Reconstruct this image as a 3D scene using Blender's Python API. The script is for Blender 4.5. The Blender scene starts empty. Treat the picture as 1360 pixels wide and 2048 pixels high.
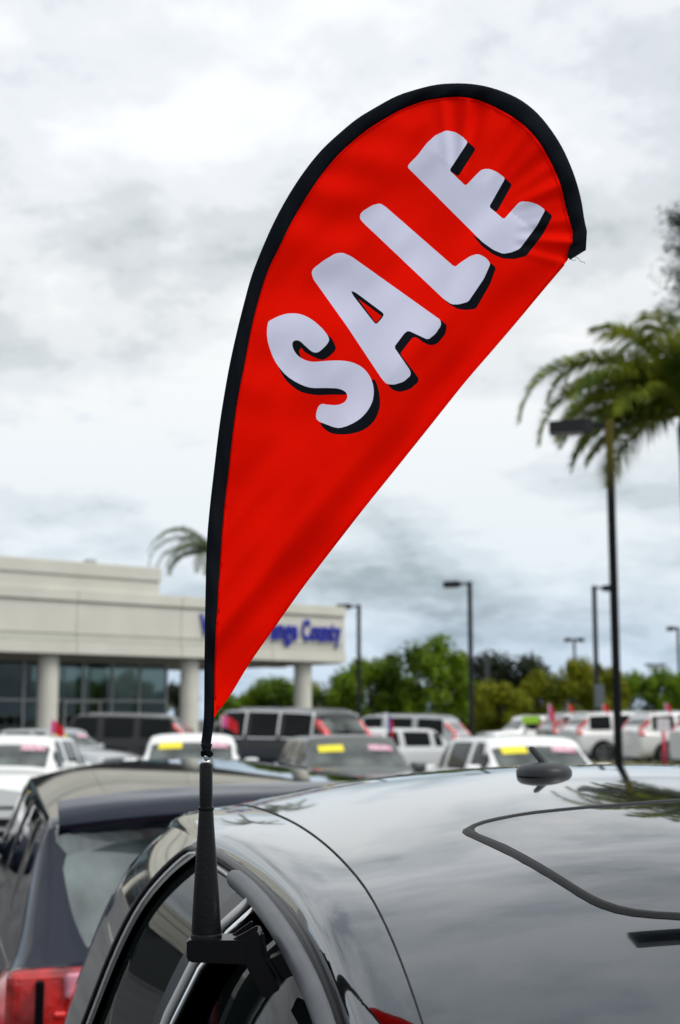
import bpy, bmesh, math, random
import numpy as np
from mathutils import Vector, Matrix, noise
from mathutils.geometry import delaunay_2d_cdt
R = math.radians
random.seed(7)
scene = bpy.context.scene
C = scene.collection

# ------------------------------------------------------------------ camera
F = 2811.0; TILT = math.atan(413 / F); H = 1.65
cam_d = bpy.data.cameras.new('camera'); cam = bpy.data.objects.new('camera', cam_d); C.objects.link(cam)
cam.location = (0, 0, H); cam.rotation_euler = (R(90) + TILT, 0, 0)
cam_d.sensor_fit = 'VERTICAL'; cam_d.sensor_height = 36; cam_d.sensor_width = 24
cam_d.lens = F / 2048 * 36
cam_d.clip_start = 0.02; cam_d.clip_end = 3000
cam_d.dof.use_dof = True; cam_d.dof.focus_distance = 1.16; cam_d.dof.aperture_fstop = 10
scene.camera = cam

# ------------------------------------------------------------------ light
SUN_EL, SUN_AZ = R(55), R(114)       # azimuth from +Y clockwise: high on the right, a little behind the camera
world = bpy.data.worlds.new('World'); scene.world = world; world.use_nodes = True
nt = world.node_tree; N = nt.nodes; L = nt.links; N.clear()
def nd(t, **k):
    n = N.new(t)
    for a, b in k.items(): setattr(n, a, b)
    return n
def mth(op, a, b=None, clamp=False):
    n = nd('ShaderNodeMath', operation=op, use_clamp=clamp)
    for i, v in enumerate((a, b)):
        if v is None: continue
        if isinstance(v, (int, float)): n.inputs[i].default_value = v
        else: L.new(v, n.inputs[i])
    return n.outputs[0]
def ramp(src, stops, interp='EASE'):
    n = nd('ShaderNodeValToRGB'); n.color_ramp.interpolation = interp
    el = n.color_ramp.elements
    while len(el) < len(stops): el.new(0.5)
    for e, (p, c) in zip(el, stops): e.position = p; e.color = (c[0], c[1], c[2], 1)
    L.new(src, n.inputs[0]); return n.outputs[0]
sky = nd('ShaderNodeTexSky', sky_type='NISHITA', sun_disc=False)
sky.sun_elevation = SUN_EL; sky.sun_rotation = SUN_AZ; sky.air_density = 1.0; sky.dust_density = 0.3; sky.ozone_density = 3.0
bg1 = nd('ShaderNodeBackground'); bg1.inputs[1].default_value = 0.13; L.new(sky.outputs[0], bg1.inputs[0])
tc = nd('ShaderNodeTexCoord'); sx = nd('ShaderNodeSeparateXYZ'); L.new(tc.outputs['Generated'], sx.inputs[0])
den = mth('ADD', mth('MAXIMUM', sx.outputs[2], 0.0), 0.30)
cx = nd('ShaderNodeCombineXYZ'); L.new(mth('DIVIDE', sx.outputs[0], den), cx.inputs[0]); L.new(mth('DIVIDE', sx.outputs[1], den), cx.inputs[1])
def fbm(scale, detail, rough, off, dist=0.0):
    mp = nd('ShaderNodeMapping'); mp.inputs['Location'].default_value = off; L.new(cx.outputs[0], mp.inputs[0])
    n = nd('ShaderNodeTexNoise'); n.inputs['Scale'].default_value = scale; n.inputs['Detail'].default_value = detail
    n.inputs['Roughness'].default_value = rough; n.inputs['Distortion'].default_value = dist
    L.new(mp.outputs[0], n.inputs[0]); return n.outputs[0]
n1 = fbm(1.9, 10, 0.56, (3.1, 7.7, 0), 0.15)
n2 = fbm(4.6, 9, 0.6, (14.1, 1.6, 2), 0.1)
n3 = fbm(2.4, 8, 0.55, (5.4, 9.9, 6), 0.2)
# brightness of the cloud layer: grey bellies, white edges
cl = ramp(mth('ADD', mth('MULTIPLY', n1, 0.62), mth('MULTIPLY', n2, 0.38)),
          [(0.37, (0.40, 0.44, 0.46)), (0.44, (0.58, 0.615, 0.635)), (0.485, (0.695, 0.72, 0.74)), (0.55, (0.80, 0.81, 0.815))])
hz = ramp(sx.outputs[2], [(0.0, (0.64, 0.78, 0.95)), (0.10, (0.88, 0.95, 1.0)), (0.28, (1.06, 1.06, 1.06)), (0.40, (1.08, 1.09, 1.12))], 'LINEAR')
mx = nd('ShaderNodeMix', data_type='RGBA', blend_type='MULTIPLY'); mx.inputs[0].default_value = 1
L.new(cl, mx.inputs[6]); L.new(hz, mx.inputs[7])
bg2 = nd('ShaderNodeBackground'); L.new(mx.outputs[2], bg2.inputs[0]); bg2.inputs[1].default_value = 1.0
low = mth('MULTIPLY', mth('SUBTRACT', 0.16, sx.outputs[2]), -1.0)
cov = ramp(mth('SUBTRACT', n3, mth('MINIMUM', low, 0.0)), [(0.22, (0.4, 0.4, 0.4)), (0.33, (1, 1, 1))])
ms = nd('ShaderNodeMixShader'); L.new(cov, ms.inputs[0]); L.new(bg1.outputs[0], ms.inputs[1]); L.new(bg2.outputs[0], ms.inputs[2])
wo = nd('ShaderNodeOutputWorld'); L.new(ms.outputs[0], wo.inputs[0])
sun_d = bpy.data.lights.new('sun', 'SUN'); sun_d.energy = 2.2; sun_d.angle = R(34); sun_d.color = (1, 0.96, 0.9)
sun = bpy.data.objects.new('sun', sun_d); C.objects.link(sun)
sdir = Vector((math.sin(SUN_AZ) * math.cos(SUN_EL), math.cos(SUN_AZ) * math.cos(SUN_EL), math.sin(SUN_EL)))
sun.rotation_euler = sdir.to_track_quat('Z', 'Y').to_euler(); sun.location = (0, 0, 40)
scene.view_settings.view_transform = 'Standard'; scene.view_settings.look = 'None'
scene.view_settings.exposure = 0.2; scene.view_settings.gamma = 1; scene.view_settings.use_curve_mapping = False

# ------------------------------------------------------------------ helpers
def U(px, py, d):
    """point at forward distance d seen at a place of the photograph"""
    x = (px - 680) / F; y = (1024 - py) / F
    k = d / (math.cos(TILT) - y * math.sin(TILT))
    return Vector((x * k, d, H + (math.sin(TILT) + y * math.cos(TILT)) * k))
def tan_at(py): return math.tan(math.atan((py - 1024) / F) - TILT)
def Ud(px, py, drop): return U(px, py, drop / tan_at(py))
def G(px, d, z=0.0):
    p = U(px, 1437, d); return Vector((p.x, d, z))

MATS = {}
def mat(name, color, rough=0.5, metal=0.0, coat=0.0, vary=0.0, vscale=5.0, bump=0.0, bscale=60.0, spec=0.5, trans=0.0, c2=None, coord='Object', sheen=0.0):
    if name in MATS: return MATS[name]
    m = bpy.data.materials.new(name); m.use_nodes = True; t = m.node_tree; b = t.nodes['Principled BSDF']
    b.inputs['Base Color'].default_value = (*color, 1); b.inputs['Roughness'].default_value = rough
    b.inputs['Metallic'].default_value = metal; b.inputs['Coat Weight'].default_value = coat; b.inputs['Coat Roughness'].default_value = 0.015
    b.inputs['Specular IOR Level'].default_value = spec
    tcn = t.nodes.new('ShaderNodeTexCoord')
    if vary > 0:
        n = t.nodes.new('ShaderNodeTexNoise'); n.inputs['Scale'].default_value = vscale; n.inputs['Detail'].default_value = 6
        t.links.new(tcn.outputs[coord], n.inputs[0])
        r = t.nodes.new('ShaderNodeValToRGB'); r.color_ramp.elements[0].position = 0.3; r.color_ramp.elements[1].position = 0.7
        ca = tuple(max(0, c * (1 - vary)) for c in color); cb = c2 or tuple(min(1, c * (1 + vary)) for c in color)
        r.color_ramp.elements[0].color = (*ca, 1); r.color_ramp.elements[1].color = (*cb, 1)
        t.links.new(n.outputs[0], r.inputs[0]); t.links.new(r.outputs[0], b.inputs['Base Color'])
    if bump > 0:
        n = t.nodes.new('ShaderNodeTexNoise'); n.inputs['Scale'].default_value = bscale; n.inputs['Detail'].default_value = 5
        t.links.new(tcn.outputs[coord], n.inputs[0])
        bn = t.nodes.new('ShaderNodeBump'); bn.inputs['Strength'].default_value = bump; bn.inputs['Distance'].default_value = 0.02
        t.links.new(n.outputs[0], bn.inputs['Height']); t.links.new(bn.outputs[0], b.inputs['Normal'])
    if trans > 0:
        tr = t.nodes.new('ShaderNodeBsdfTranslucent'); mixs = t.nodes.new('ShaderNodeMixShader'); mixs.inputs[0].default_value = trans
        tr.inputs[0].default_value = (*color, 1)
        t.links.new(b.outputs[0], mixs.inputs[1]); t.links.new(tr.outputs[0], mixs.inputs[2])
        t.links.new(mixs.outputs[0], t.nodes['Material Output'].inputs[0])
    if name == 'navy_paint': b.inputs['Coat IOR'].default_value = 1.55
    if name == 'charcoal_paint': b.inputs['Coat IOR'].default_value = 2.0
    MATS[name] = m; return m

def mesh_obj(name, verts, faces, m=None, parent=None, smooth=False, mats=None, midx=None):
    me = bpy.data.meshes.new(name); me.from_pydata([tuple(v) for v in verts], [], faces)
    for x in (mats or ([m] if m else [])): me.materials.append(x)
    if midx is not None: me.polygons.foreach_set('material_index', midx)
    if smooth: me.polygons.foreach_set('use_smooth', [True] * len(me.polygons))
    me.update(); o = bpy.data.objects.new(name, me); C.objects.link(o)
    if parent: o.parent = parent
    return o
def bm_obj(name, bm, m, parent=None, smooth=False):
    me = bpy.data.meshes.new(name); bm.normal_update(); bm.to_mesh(me); bm.free(); me.materials.append(m)
    if smooth: me.polygons.foreach_set('use_smooth', [True] * len(me.polygons))
    o = bpy.data.objects.new(name, me); C.objects.link(o)
    if parent: o.parent = parent
    return o
def tag(o, label=None, cat=None, group=None, kind=None):
    if label: o['label'] = label
    if cat: o['category'] = cat
    if group: o['group'] = group
    if kind: o['kind'] = kind
    return o
def empty(name, loc, rz=0, label=None, cat=None, group=None):
    o = bpy.data.objects.new(name, None); C.objects.link(o); o.location = loc; o.rotation_euler = (0, 0, rz)
    o.empty_display_size = 0.1
    return tag(o, label, cat, group)
def copy_tree(o, parent=None):
    c = o.copy(); C.objects.link(c); c.parent = parent
    for ch in list(o.children): copy_tree(ch, c)
    return c
def box(bm, c, s, rot=None, bevel=0.0, seg=1):
    r = bmesh.ops.create_cube(bm, size=1.0); vs = r['verts']
    bmesh.ops.scale(bm, vec=s, verts=vs)
    if bevel > 0:
        es = list({e for v in vs for e in v.link_edges})
        rr = bmesh.ops.bevel(bm, geom=es, offset=bevel, segments=seg, affect='EDGES', profile=0.6)
        vs = list({v for f in rr['faces'] for v in f.verts} | {v for v in vs if v.is_valid})
    if rot is not None: bmesh.ops.rotate(bm, cent=(0, 0, 0), matrix=rot, verts=vs)
    bmesh.ops.translate(bm, vec=c, verts=vs)
def box_obj(name, c, s, m, parent=None, rot=None, bevel=0.0, seg=1):
    bm = bmesh.new(); box(bm, c, s, rot, bevel, seg); return bm_obj(name, bm, m, parent)
def tube_geo(pts, rad, n=8, cap=True):
    V = []; Fc = []; P = [Vector(p) for p in pts]
    rads = rad if isinstance(rad, (list, tuple)) else [rad] * len(P)
    ref = Vector((0.03, 0.21, 1)).normalized()
    for i, p in enumerate(P):
        t = (P[min(i + 1, len(P) - 1)] - P[max(i - 1, 0)]).normalized()
        a = t.cross(ref)
        if a.length < 1e-3: a = t.cross(Vector((1, 0, 0)))
        a.normalize(); b = t.cross(a)
        for k in range(n):
            an = 2 * math.pi * k / n; V.append(p + (a * math.cos(an) + b * math.sin(an)) * rads[i])
    for i in range(len(P) - 1):
        for k in range(n):
            k2 = (k + 1) % n; Fc.append((i * n + k, i * n + k2, (i + 1) * n + k2, (i + 1) * n + k))
    if cap: Fc.append(tuple(range(n))[::-1]); Fc.append(tuple((len(P) - 1) * n + k for k in range(n)))
    return V, Fc
def tube(name, pts, rad, m, parent=None, n=8, smooth=True):
    V, Fc = tube_geo(pts, rad, n); return mesh_obj(name, V, Fc, m, parent, smooth)
def join_geo(parts):
    V = []; Fc = []
    for v, f in parts:
        o = len(V); V += list(v); Fc += [tuple(i + o for i in q) for q in f]
    return V, Fc
def lathe(name, prof, m, parent=None, origin=(0, 0, 0), n=32, axis=None):
    V = []; Fc = []
    for (r, z) in prof:
        for k in range(n):
            a = 2 * math.pi * k / n; V.append(Vector((r * math.cos(a), r * math.sin(a), z)) + Vector(origin))
    for i in range(len(prof) - 1):
        for k in range(n):
            k2 = (k + 1) % n; Fc.append((i * n + k, i * n + k2, (i + 1) * n + k2, (i + 1) * n + k))
    Fc.append(tuple(range(n))[::-1]); Fc.append(tuple((len(prof) - 1) * n + k for k in range(n)))
    o = mesh_obj(name, V, Fc, m, parent, False)
    bmm = bmesh.new(); bmm.from_mesh(o.data)
    for f in bmm.faces: f.smooth = len(f.verts) == 4
    for e in bmm.edges: e.smooth = len(e.link_faces) == 2 and e.calc_face_angle(0) < R(35)
    bmm.to_mesh(o.data); bmm.free()
    return o
def catmull(pts, n, closed=False):
    P = [Vector(p) for p in pts]; out = []; m = len(P)
    segs = m if closed else m - 1
    per = max(1, n // segs)
    for i in range(segs):
        g = (lambda j: P[j % m]) if closed else (lambda j: P[min(max(j, 0), m - 1)])
        p0, p1, p2, p3 = g(i - 1), g(i), g(i + 1), g(i + 2)
        for k in range(per):
            t = k / per
            out.append(0.5 * ((2 * p1) + (p2 - p0) * t + (2 * p0 - 5 * p1 + 4 * p2 - p3) * t * t + (3 * p1 - p0 - 3 * p2 + p3) * t ** 3))
    if not closed: out.append(P[-1].copy())
    return out
def resample(pts, n):
    P = catmull(pts, max(len(pts) * 6, n)); s = [0]
    for a, b in zip(P, P[1:]): s.append(s[-1] + (b - a).length)
    out = []; j = 0
    for i in range(n):
        t = s[-1] * i / (n - 1)
        while j < len(s) - 2 and s[j + 1] < t: j += 1
        u = (t - s[j]) / max(1e-9, s[j + 1] - s[j]); out.append(P[j].lerp(P[j + 1], min(1, max(0, u))))
    return out
def grid_faces(nu, nv):
    return [(i * nv + j, i * nv + j + 1, (i + 1) * nv + j + 1, (i + 1) * nv + j) for i in range(nu - 1) for j in range(nv - 1)]

# ------------------------------------------------------------------ materials
asphalt = mat('asphalt', (0.06, 0.06, 0.062), 0.9, vary=0.35, vscale=0.8, bump=0.5, bscale=40)
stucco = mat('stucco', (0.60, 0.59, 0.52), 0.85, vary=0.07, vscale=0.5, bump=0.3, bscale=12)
stucco2 = mat('stucco_dark_band', (0.52, 0.52, 0.46), 0.85, vary=0.07, vscale=0.6)  # slightly darker stucco tone for the set-back band, core and bulkhead
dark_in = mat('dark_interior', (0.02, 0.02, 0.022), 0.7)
frame_al = mat('aluminium_frame', (0.42, 0.43, 0.43), 0.4, 0.5)
pole_m = mat('bronze_pole', (0.011, 0.012, 0.014), 0.5, spec=.3)
black_pl = mat('black_plastic', (0.003, 0.003, 0.0035), 0.25, spec=0.22, bump=0.03, bscale=400)
rubber = mat('rubber', (0.010, 0.011, 0.012), 0.5, spec=.15)
rubber_grey = mat('grey_rubber_seal', (0.065, 0.072, 0.08), 0.42, vary=0.2, vscale=25)
steel = mat('steel', (0.6, 0.6, 0.6), 0.18, 1.0)
chrome = mat('chrome_trim', (0.75, 0.76, 0.77), 0.15, 1.0)
gloss_black = mat('gloss_black', (0.002, 0.002, 0.003), 0.25, spec=0.12)
glass_dk = mat('tinted_glass', (0.005, 0.007, 0.007), 0.02, spec=0.14)
glass_near = mat('door_glass', (0.005, 0.007, 0.007), 0.015, spec=0.10)
tyre_m = mat('tyre', (0.02, 0.02, 0.02), 0.8)
rim_m = mat('alloy_rim', (0.42, 0.43, 0.44), 0.3, 0.8)
red_lamp = mat('red_lamp', (0.42, 0.003, 0.006), 0.12, coat=1.0, vary=0.75, vscale=11, c2=(0.95, 0.035, 0.03), bump=.35, bscale=14)
clear_lamp = mat('clear_lamp', (0.55, 0.57, 0.58), 0.05, 0.3, coat=1.0)
yellow_st = mat('yellow_sticker', (0.80, 0.72, 0.03), 0.5, vary=0.12, vscale=18, c2=(0.80, 0.66, 0.02))
pink_st = mat('pink_sticker', (0.72, 0.10, 0.30), 0.5, vary=0.6, vscale=22, c2=(0.85, 0.62, 0.70))
plate_m = mat('licence_plate', (0.7, 0.7, 0.7), 0.5)
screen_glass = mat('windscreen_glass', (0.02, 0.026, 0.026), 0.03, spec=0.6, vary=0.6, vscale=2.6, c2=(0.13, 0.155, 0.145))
paint = {
 'white': mat('white_paint', (0.74, 0.75, 0.74), 0.3, coat=1.0),
 'silver': mat('silver_paint', (0.36, 0.38, 0.39), 0.32, 0.6, coat=1.0),
 'grey': mat('grey_paint', (0.085, 0.095, 0.09), 0.35, 0.5, coat=1.0, spec=.2),
 'black': mat('black_paint', (0.004, 0.0045, 0.006), 0.3, 0.0, coat=1.0, spec=0.0),
 'navy': mat('navy_paint', (0.003, 0.007, 0.020), 0.3, 0.0, coat=1.0, spec=0.0),
 'charcoal': mat('charcoal_paint', (0.018, 0.030, 0.040), 0.08, 1.0, coat=1.0),
}

# ------------------------------------------------------------------ ground
def sheet(name, pts, m, kind='structure'):
    o = mesh_obj(name, pts, [tuple(range(len(pts)))], m); tag(o, kind=kind); return o
sheet('ground', [(-900, -300, 0), (900, -300, 0), (900, 1500, 0), (-900, 1500, 0)], asphalt)
grass_m = mat('grass', (0.07, 0.09, 0.02), 0.9, vary=0.5, vscale=1.5, c2=(0.16, 0.15, 0.03), bump=0.6, bscale=30)
conc = mat('kerb_concrete', (0.36, 0.355, 0.33), 0.85, vary=0.12, vscale=2)
def slab(name, x0, x1, y0, y1, z0, z1, m):
    o = box_obj(name, ((x0 + x1) / 2, (y0 + y1) / 2, (z0 + z1) / 2), (x1 - x0, y1 - y0, z1 - z0), m); tag(o, kind='structure'); return o
slab('kerb', 6, 40, 46.9, 49.5, -0.05, 0.13, conc); slab('grass_strip', 6.15, 40, 47.05, 49.35, 0.0, 0.17, grass_m)
slab('kerb', -60, 60, 66.85, 110, -0.05, 0.13, conc) if False else None
slab('grass_verge', 1, 80, 66, 130, -0.05, 0.12, grass_m)
line_m = mat('painted_line', (0.7, 0.7, 0.68), 0.7, vary=0.15, vscale=3)
bmL = bmesh.new()
for i in range(-9, 12): box(bmL, (i * 2.8 + 1.2, 19, 0.002), (0.1, 5.2, 0.004))
for i in range(-9, 16): box(bmL, (i * 2.8 + 0.6, 45, 0.002), (0.1, 5.2, 0.004))
tag(bm_obj('parking_lines', bmL, line_m), kind='structure')

# ------------------------------------------------------------------ generic car
def clamp(x, a=0.0, b=1.0): return max(a, min(b, x))
def sm(t): t = clamp(t); return t * t * (3 - 2 * t)
class Shape:
    def __init__(s, **k):
        s.L = 4.5; s.W = 0.88; s.zs = 0.24; s.zb = 0.93; s.zr = 1.45; s.zn = 0.72; s.zd = 0.95
        s.xw0 = 0.95; s.xw1 = 0.25; s.xr1 = -1.1; s.xr0 = -1.75; s.tw = 0.76; s.tr = 0.66; s.corner = 0.16; s.crown = 0.0; s.rake = .05
        s.__dict__.update(k)
    def zt(s, x):
        if x > s.xw0:
            t = (x - s.xw0) / (s.L / 2 - s.xw0); return s.zb + (s.zn - s.zb) * (0.35 * t + 0.65 * t ** 2.6)
        if x < s.xr0: return s.zb + (s.zd - s.zb) * sm((s.xr0 - x) / 0.3)
        return s.zb
    def zre(s, x): return s.zr - s.rake * (max(0, .2 - x) / 2) ** 2
    def g(s, x):
        if x >= s.xw0 or x <= s.xr0: return 0.0
        a = clamp((s.xw0 - x) / (s.xw0 - s.xw1)); b = clamp((x - s.xr0) / (s.xr1 - s.xr0))
        f = lambda t: t if t < 0.75 else 1 - (1 - t) ** 2 / 0.5 * 0.5 * (2.0) * 1.0 if False else (t * (1.32 - 0.32 * t ** 3) if t < 1 else 1.0)
        return min(1.0, f(a)) * min(1.0, f(b))
    def w(s, x):
        t = abs(2 * x / s.L); e = s.L / 2 - abs(x); w = s.W * (1 - 0.07 * t ** 3)
        if e < s.corner: w -= s.corner * 0.8 * (1 - math.sqrt(max(0, 1 - (1 - e / s.corner) ** 2)))
        return w
    def ctrl(s, x):
        w = s.w(x); zt = s.zt(x); g = s.g(x); W = s.W; lp = lambda a, b: a + (b - a) * g
        k = w / s.W; zs = s.zs; zr = s.zre(x)
        return [(w * .88, zs), (w * .97, zs + .12), (w, zs + .30), (w * .995, zt - .22), (w * .975, zt - .08), (w * .925, zt),
                (lp(w * .86, W * s.tw), lp(zt + .015, zr - .11)), (lp(w * .70, W * s.tr), lp(zt + .028, zr - .035 - s.crown)),
                (lp(w * .45, W * s.tr * .6), lp(zt + .045, zr - .008 - s.crown * .3)), (0.0, lp(zt + .052, zr))]
    def S(s, x, v, side=1):
        c = s.ctrl(x); n = len(c); i = min(int(v), n - 2); t = v - i
        def g(j):
            if j < 0: return c[0]
            if j >= n: a = c[2 * (n - 1) - j]; return (-a[0], a[1])
            return c[j]
        p0, p1, p2, p3 = g(i - 1), g(i), g(i + 1), g(i + 2)
        f = lambda a, b, cc, d: 0.5 * (2 * b + (cc - a) * t + (2 * a - 5 * b + 4 * cc - d) * t * t + (3 * b - a - 3 * cc + d) * t ** 3)
        return Vector((x, side * f(p0[0], p1[0], p2[0], p3[0]), f(p0[1], p1[1], p2[1], p3[1])))
    def nrm(s, x, v, side=1):
        e = 0.01; a = s.S(x + e, v, side) - s.S(x - e, v, side); v2 = min(v + e, 8.999); v1 = v2 - 2 * e
        b = s.S(x, v2, side) - s.S(x, v1, side); n = a.cross(b)
        n = n * (1 if side > 0 else -1)
        if n.length < 1e-9: return Vector((0, 0, 1))
        n.normalize(); return n if (n.y * side + n.z * 0.7 >= -0.2) else -n
def body_mesh(s, name, m, parent, nx=84, nvper=5):
    xs = []
    h = s.L / 2
    for i in range(nx + 1):
        t = i / nx * 2 - 1; xs.append(h * (t * 0.82 + 0.18 * math.copysign(abs(t) ** 0.5, t)) if abs(t) < 1 else math.copysign(h, t))
    for q in (0.01, 0.04, 0.09): xs += [h - q, -h + q]
    xs = sorted(set(round(x, 4) for x in xs))
    vs = [i / nvper for i in range(9 * nvper + 1)]
    V = []; nv = 2 * len(vs) - 1
    for x in xs:
        row = [s.S(x, v, 1) for v in vs]; row2 = [s.S(x, v, -1) for v in reversed(vs[:-1])]
        V += row + row2
    Fc = grid_faces(len(xs), nv)
    Fc.append(tuple(range(nv))); Fc.append(tuple(len(V) - nv + k for k in range(nv))[::-1])
    for i in range(len(xs) - 1): Fc.append((i * nv, (i + 1) * nv, (i + 2) * nv - 1, (i + 1) * nv - 1))
    o = mesh_obj(name, V, Fc, m, parent, False)
    for p in o.data.polygons: p.use_smooth = len(p.vertices) == 4
    bmm = bmesh.new(); bmm.from_mesh(o.data); bmesh.ops.recalc_face_normals(bmm, faces=bmm.faces)
    for e in bmm.edges: e.smooth = len(e.link_faces) == 2 and e.calc_face_angle(0) < R(40)
    bmm.to_mesh(o.data); bmm.free()
    return o
def patch(s, name, m, parent, x0, x1, v0, v1, side=1, nx=10, nv=5, off=0.005, both=False, thick=0.004):
    """a panel that follows the body surface; x0/x1 may be functions of the height fraction"""
    fx = lambda q, t: q(t) if callable(q) else q
    cols = []
    if both:
        for j in range(nv + 1): cols.append((v0 + (8.999 - v0) * j / nv, 1))
        for j in range(nv - 1, -1, -1): cols.append((v0 + (8.999 - v0) * j / nv, -1))
    else:
        for j in range(nv + 1): cols.append((v0 + (v1 - v0) * j / nv, side))
    V = []; n = len(cols)
    for i in range(nx + 1):
        for j, (v, sd) in enumerate(cols):
            t = j / (n - 1) if not both else (v - v0) / (9 - v0)
            x = fx(x0, t) + (fx(x1, t) - fx(x0, t)) * i / nx
            edge = (i in (0, nx)) or (j in (0, n - 1))
            V.append(s.S(x, v, sd) + s.nrm(x, v, sd) * (-0.004 if edge else off))
    o = mesh_obj(name, V, grid_faces(nx + 1, n), m, parent, True)
    bmm = bmesh.new(); bmm.from_mesh(o.data); bmesh.ops.recalc_face_normals(bmm, faces=bmm.faces)
    c = sum((f.normal.z * 1.0 + f.normal.y * side for f in bmm.faces), 0)
    if c < 0: bmesh.ops.reverse_faces(bmm, faces=bmm.faces)
    bmm.to_mesh(o.data); bmm.free()
    return o
WHEEL = {}
def make_wheel(parent, x, y, r, side):
    w = bpy.data.objects.new('wheel', None); C.objects.link(w); w.parent = parent; w.location = (x, y, r); w.scale = (1, side, 1)
    key = round(r, 3)
    if key not in WHEEL:
        prof = [(r * .62, -.02), (r * .64, .02), (r * .92, .03), (r, .0), (r, -.17), (r * .9, -.2), (r * .6, -.2)]
        V = []; n = 28
        for (rr, yy) in prof:
            for k in range(n): a = 2 * math.pi * k / n; V.append((rr * math.cos(a), yy, rr * math.sin(a)))
        Fc = [(i * n + k, (i + 1) * n + k, (i + 1) * n + (k + 1) % n, i * n + (k + 1) % n) for i in range(len(prof) - 1) for k in range(n)]
        t = mesh_obj('tyre', V, Fc, tyre_m, w, True)
        parts = []
        rr = r * .64; ring = []
        for (q, yy) in ((rr, -.03), (rr, .018), (rr * .9, .02), (rr * .88, -.05)):
            ring += [(q * math.cos(2 * math.pi * k / n), yy, q * math.sin(2 * math.pi * k / n)) for k in range(n)]
        parts.append((ring, [(i * n + k, (i + 1) * n + k, (i + 1) * n + (k + 1) % n, i * n + (k + 1) % n) for i in range(3) for k in range(n)]))
        parts.append(([(0.22 * rr * math.cos(k * math.pi / 6), .012, .22 * rr * math.sin(k * math.pi / 6)) for k in range(12)], [tuple(range(12))]))
        for q in range(5):
            a = q * 2 * math.pi / 5 + .3
            for da in (-.17, .17):
                c, s2 = math.cos(a + da), math.sin(a + da); w1 = rr * .075
                pa = Vector((.15 * rr * math.cos(a), 0, .15 * rr * math.sin(a))); pb = Vector((.92 * rr * c, 0, .92 * rr * s2)); pn = Vector((-s2, 0, c)) * w1
                parts.append(([pa + pn + Vector((0, .01, 0)), pa - pn + Vector((0, .01, 0)), pb - pn + Vector((0, .012, 0)), pb + pn + Vector((0, .012, 0))], [(0, 1, 2, 3)]))
        V2, F2 = join_geo(parts); rm = mesh_obj('rim', V2, F2, rim_m, w, False)
        WHEEL[key] = (t.data, rm.data)
    else:
        for nm, me in zip(('tyre', 'rim'), WHEEL[key]):
            o = bpy.data.objects.new(nm, me); C.objects.link(o); o.parent = w
    return w
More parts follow.
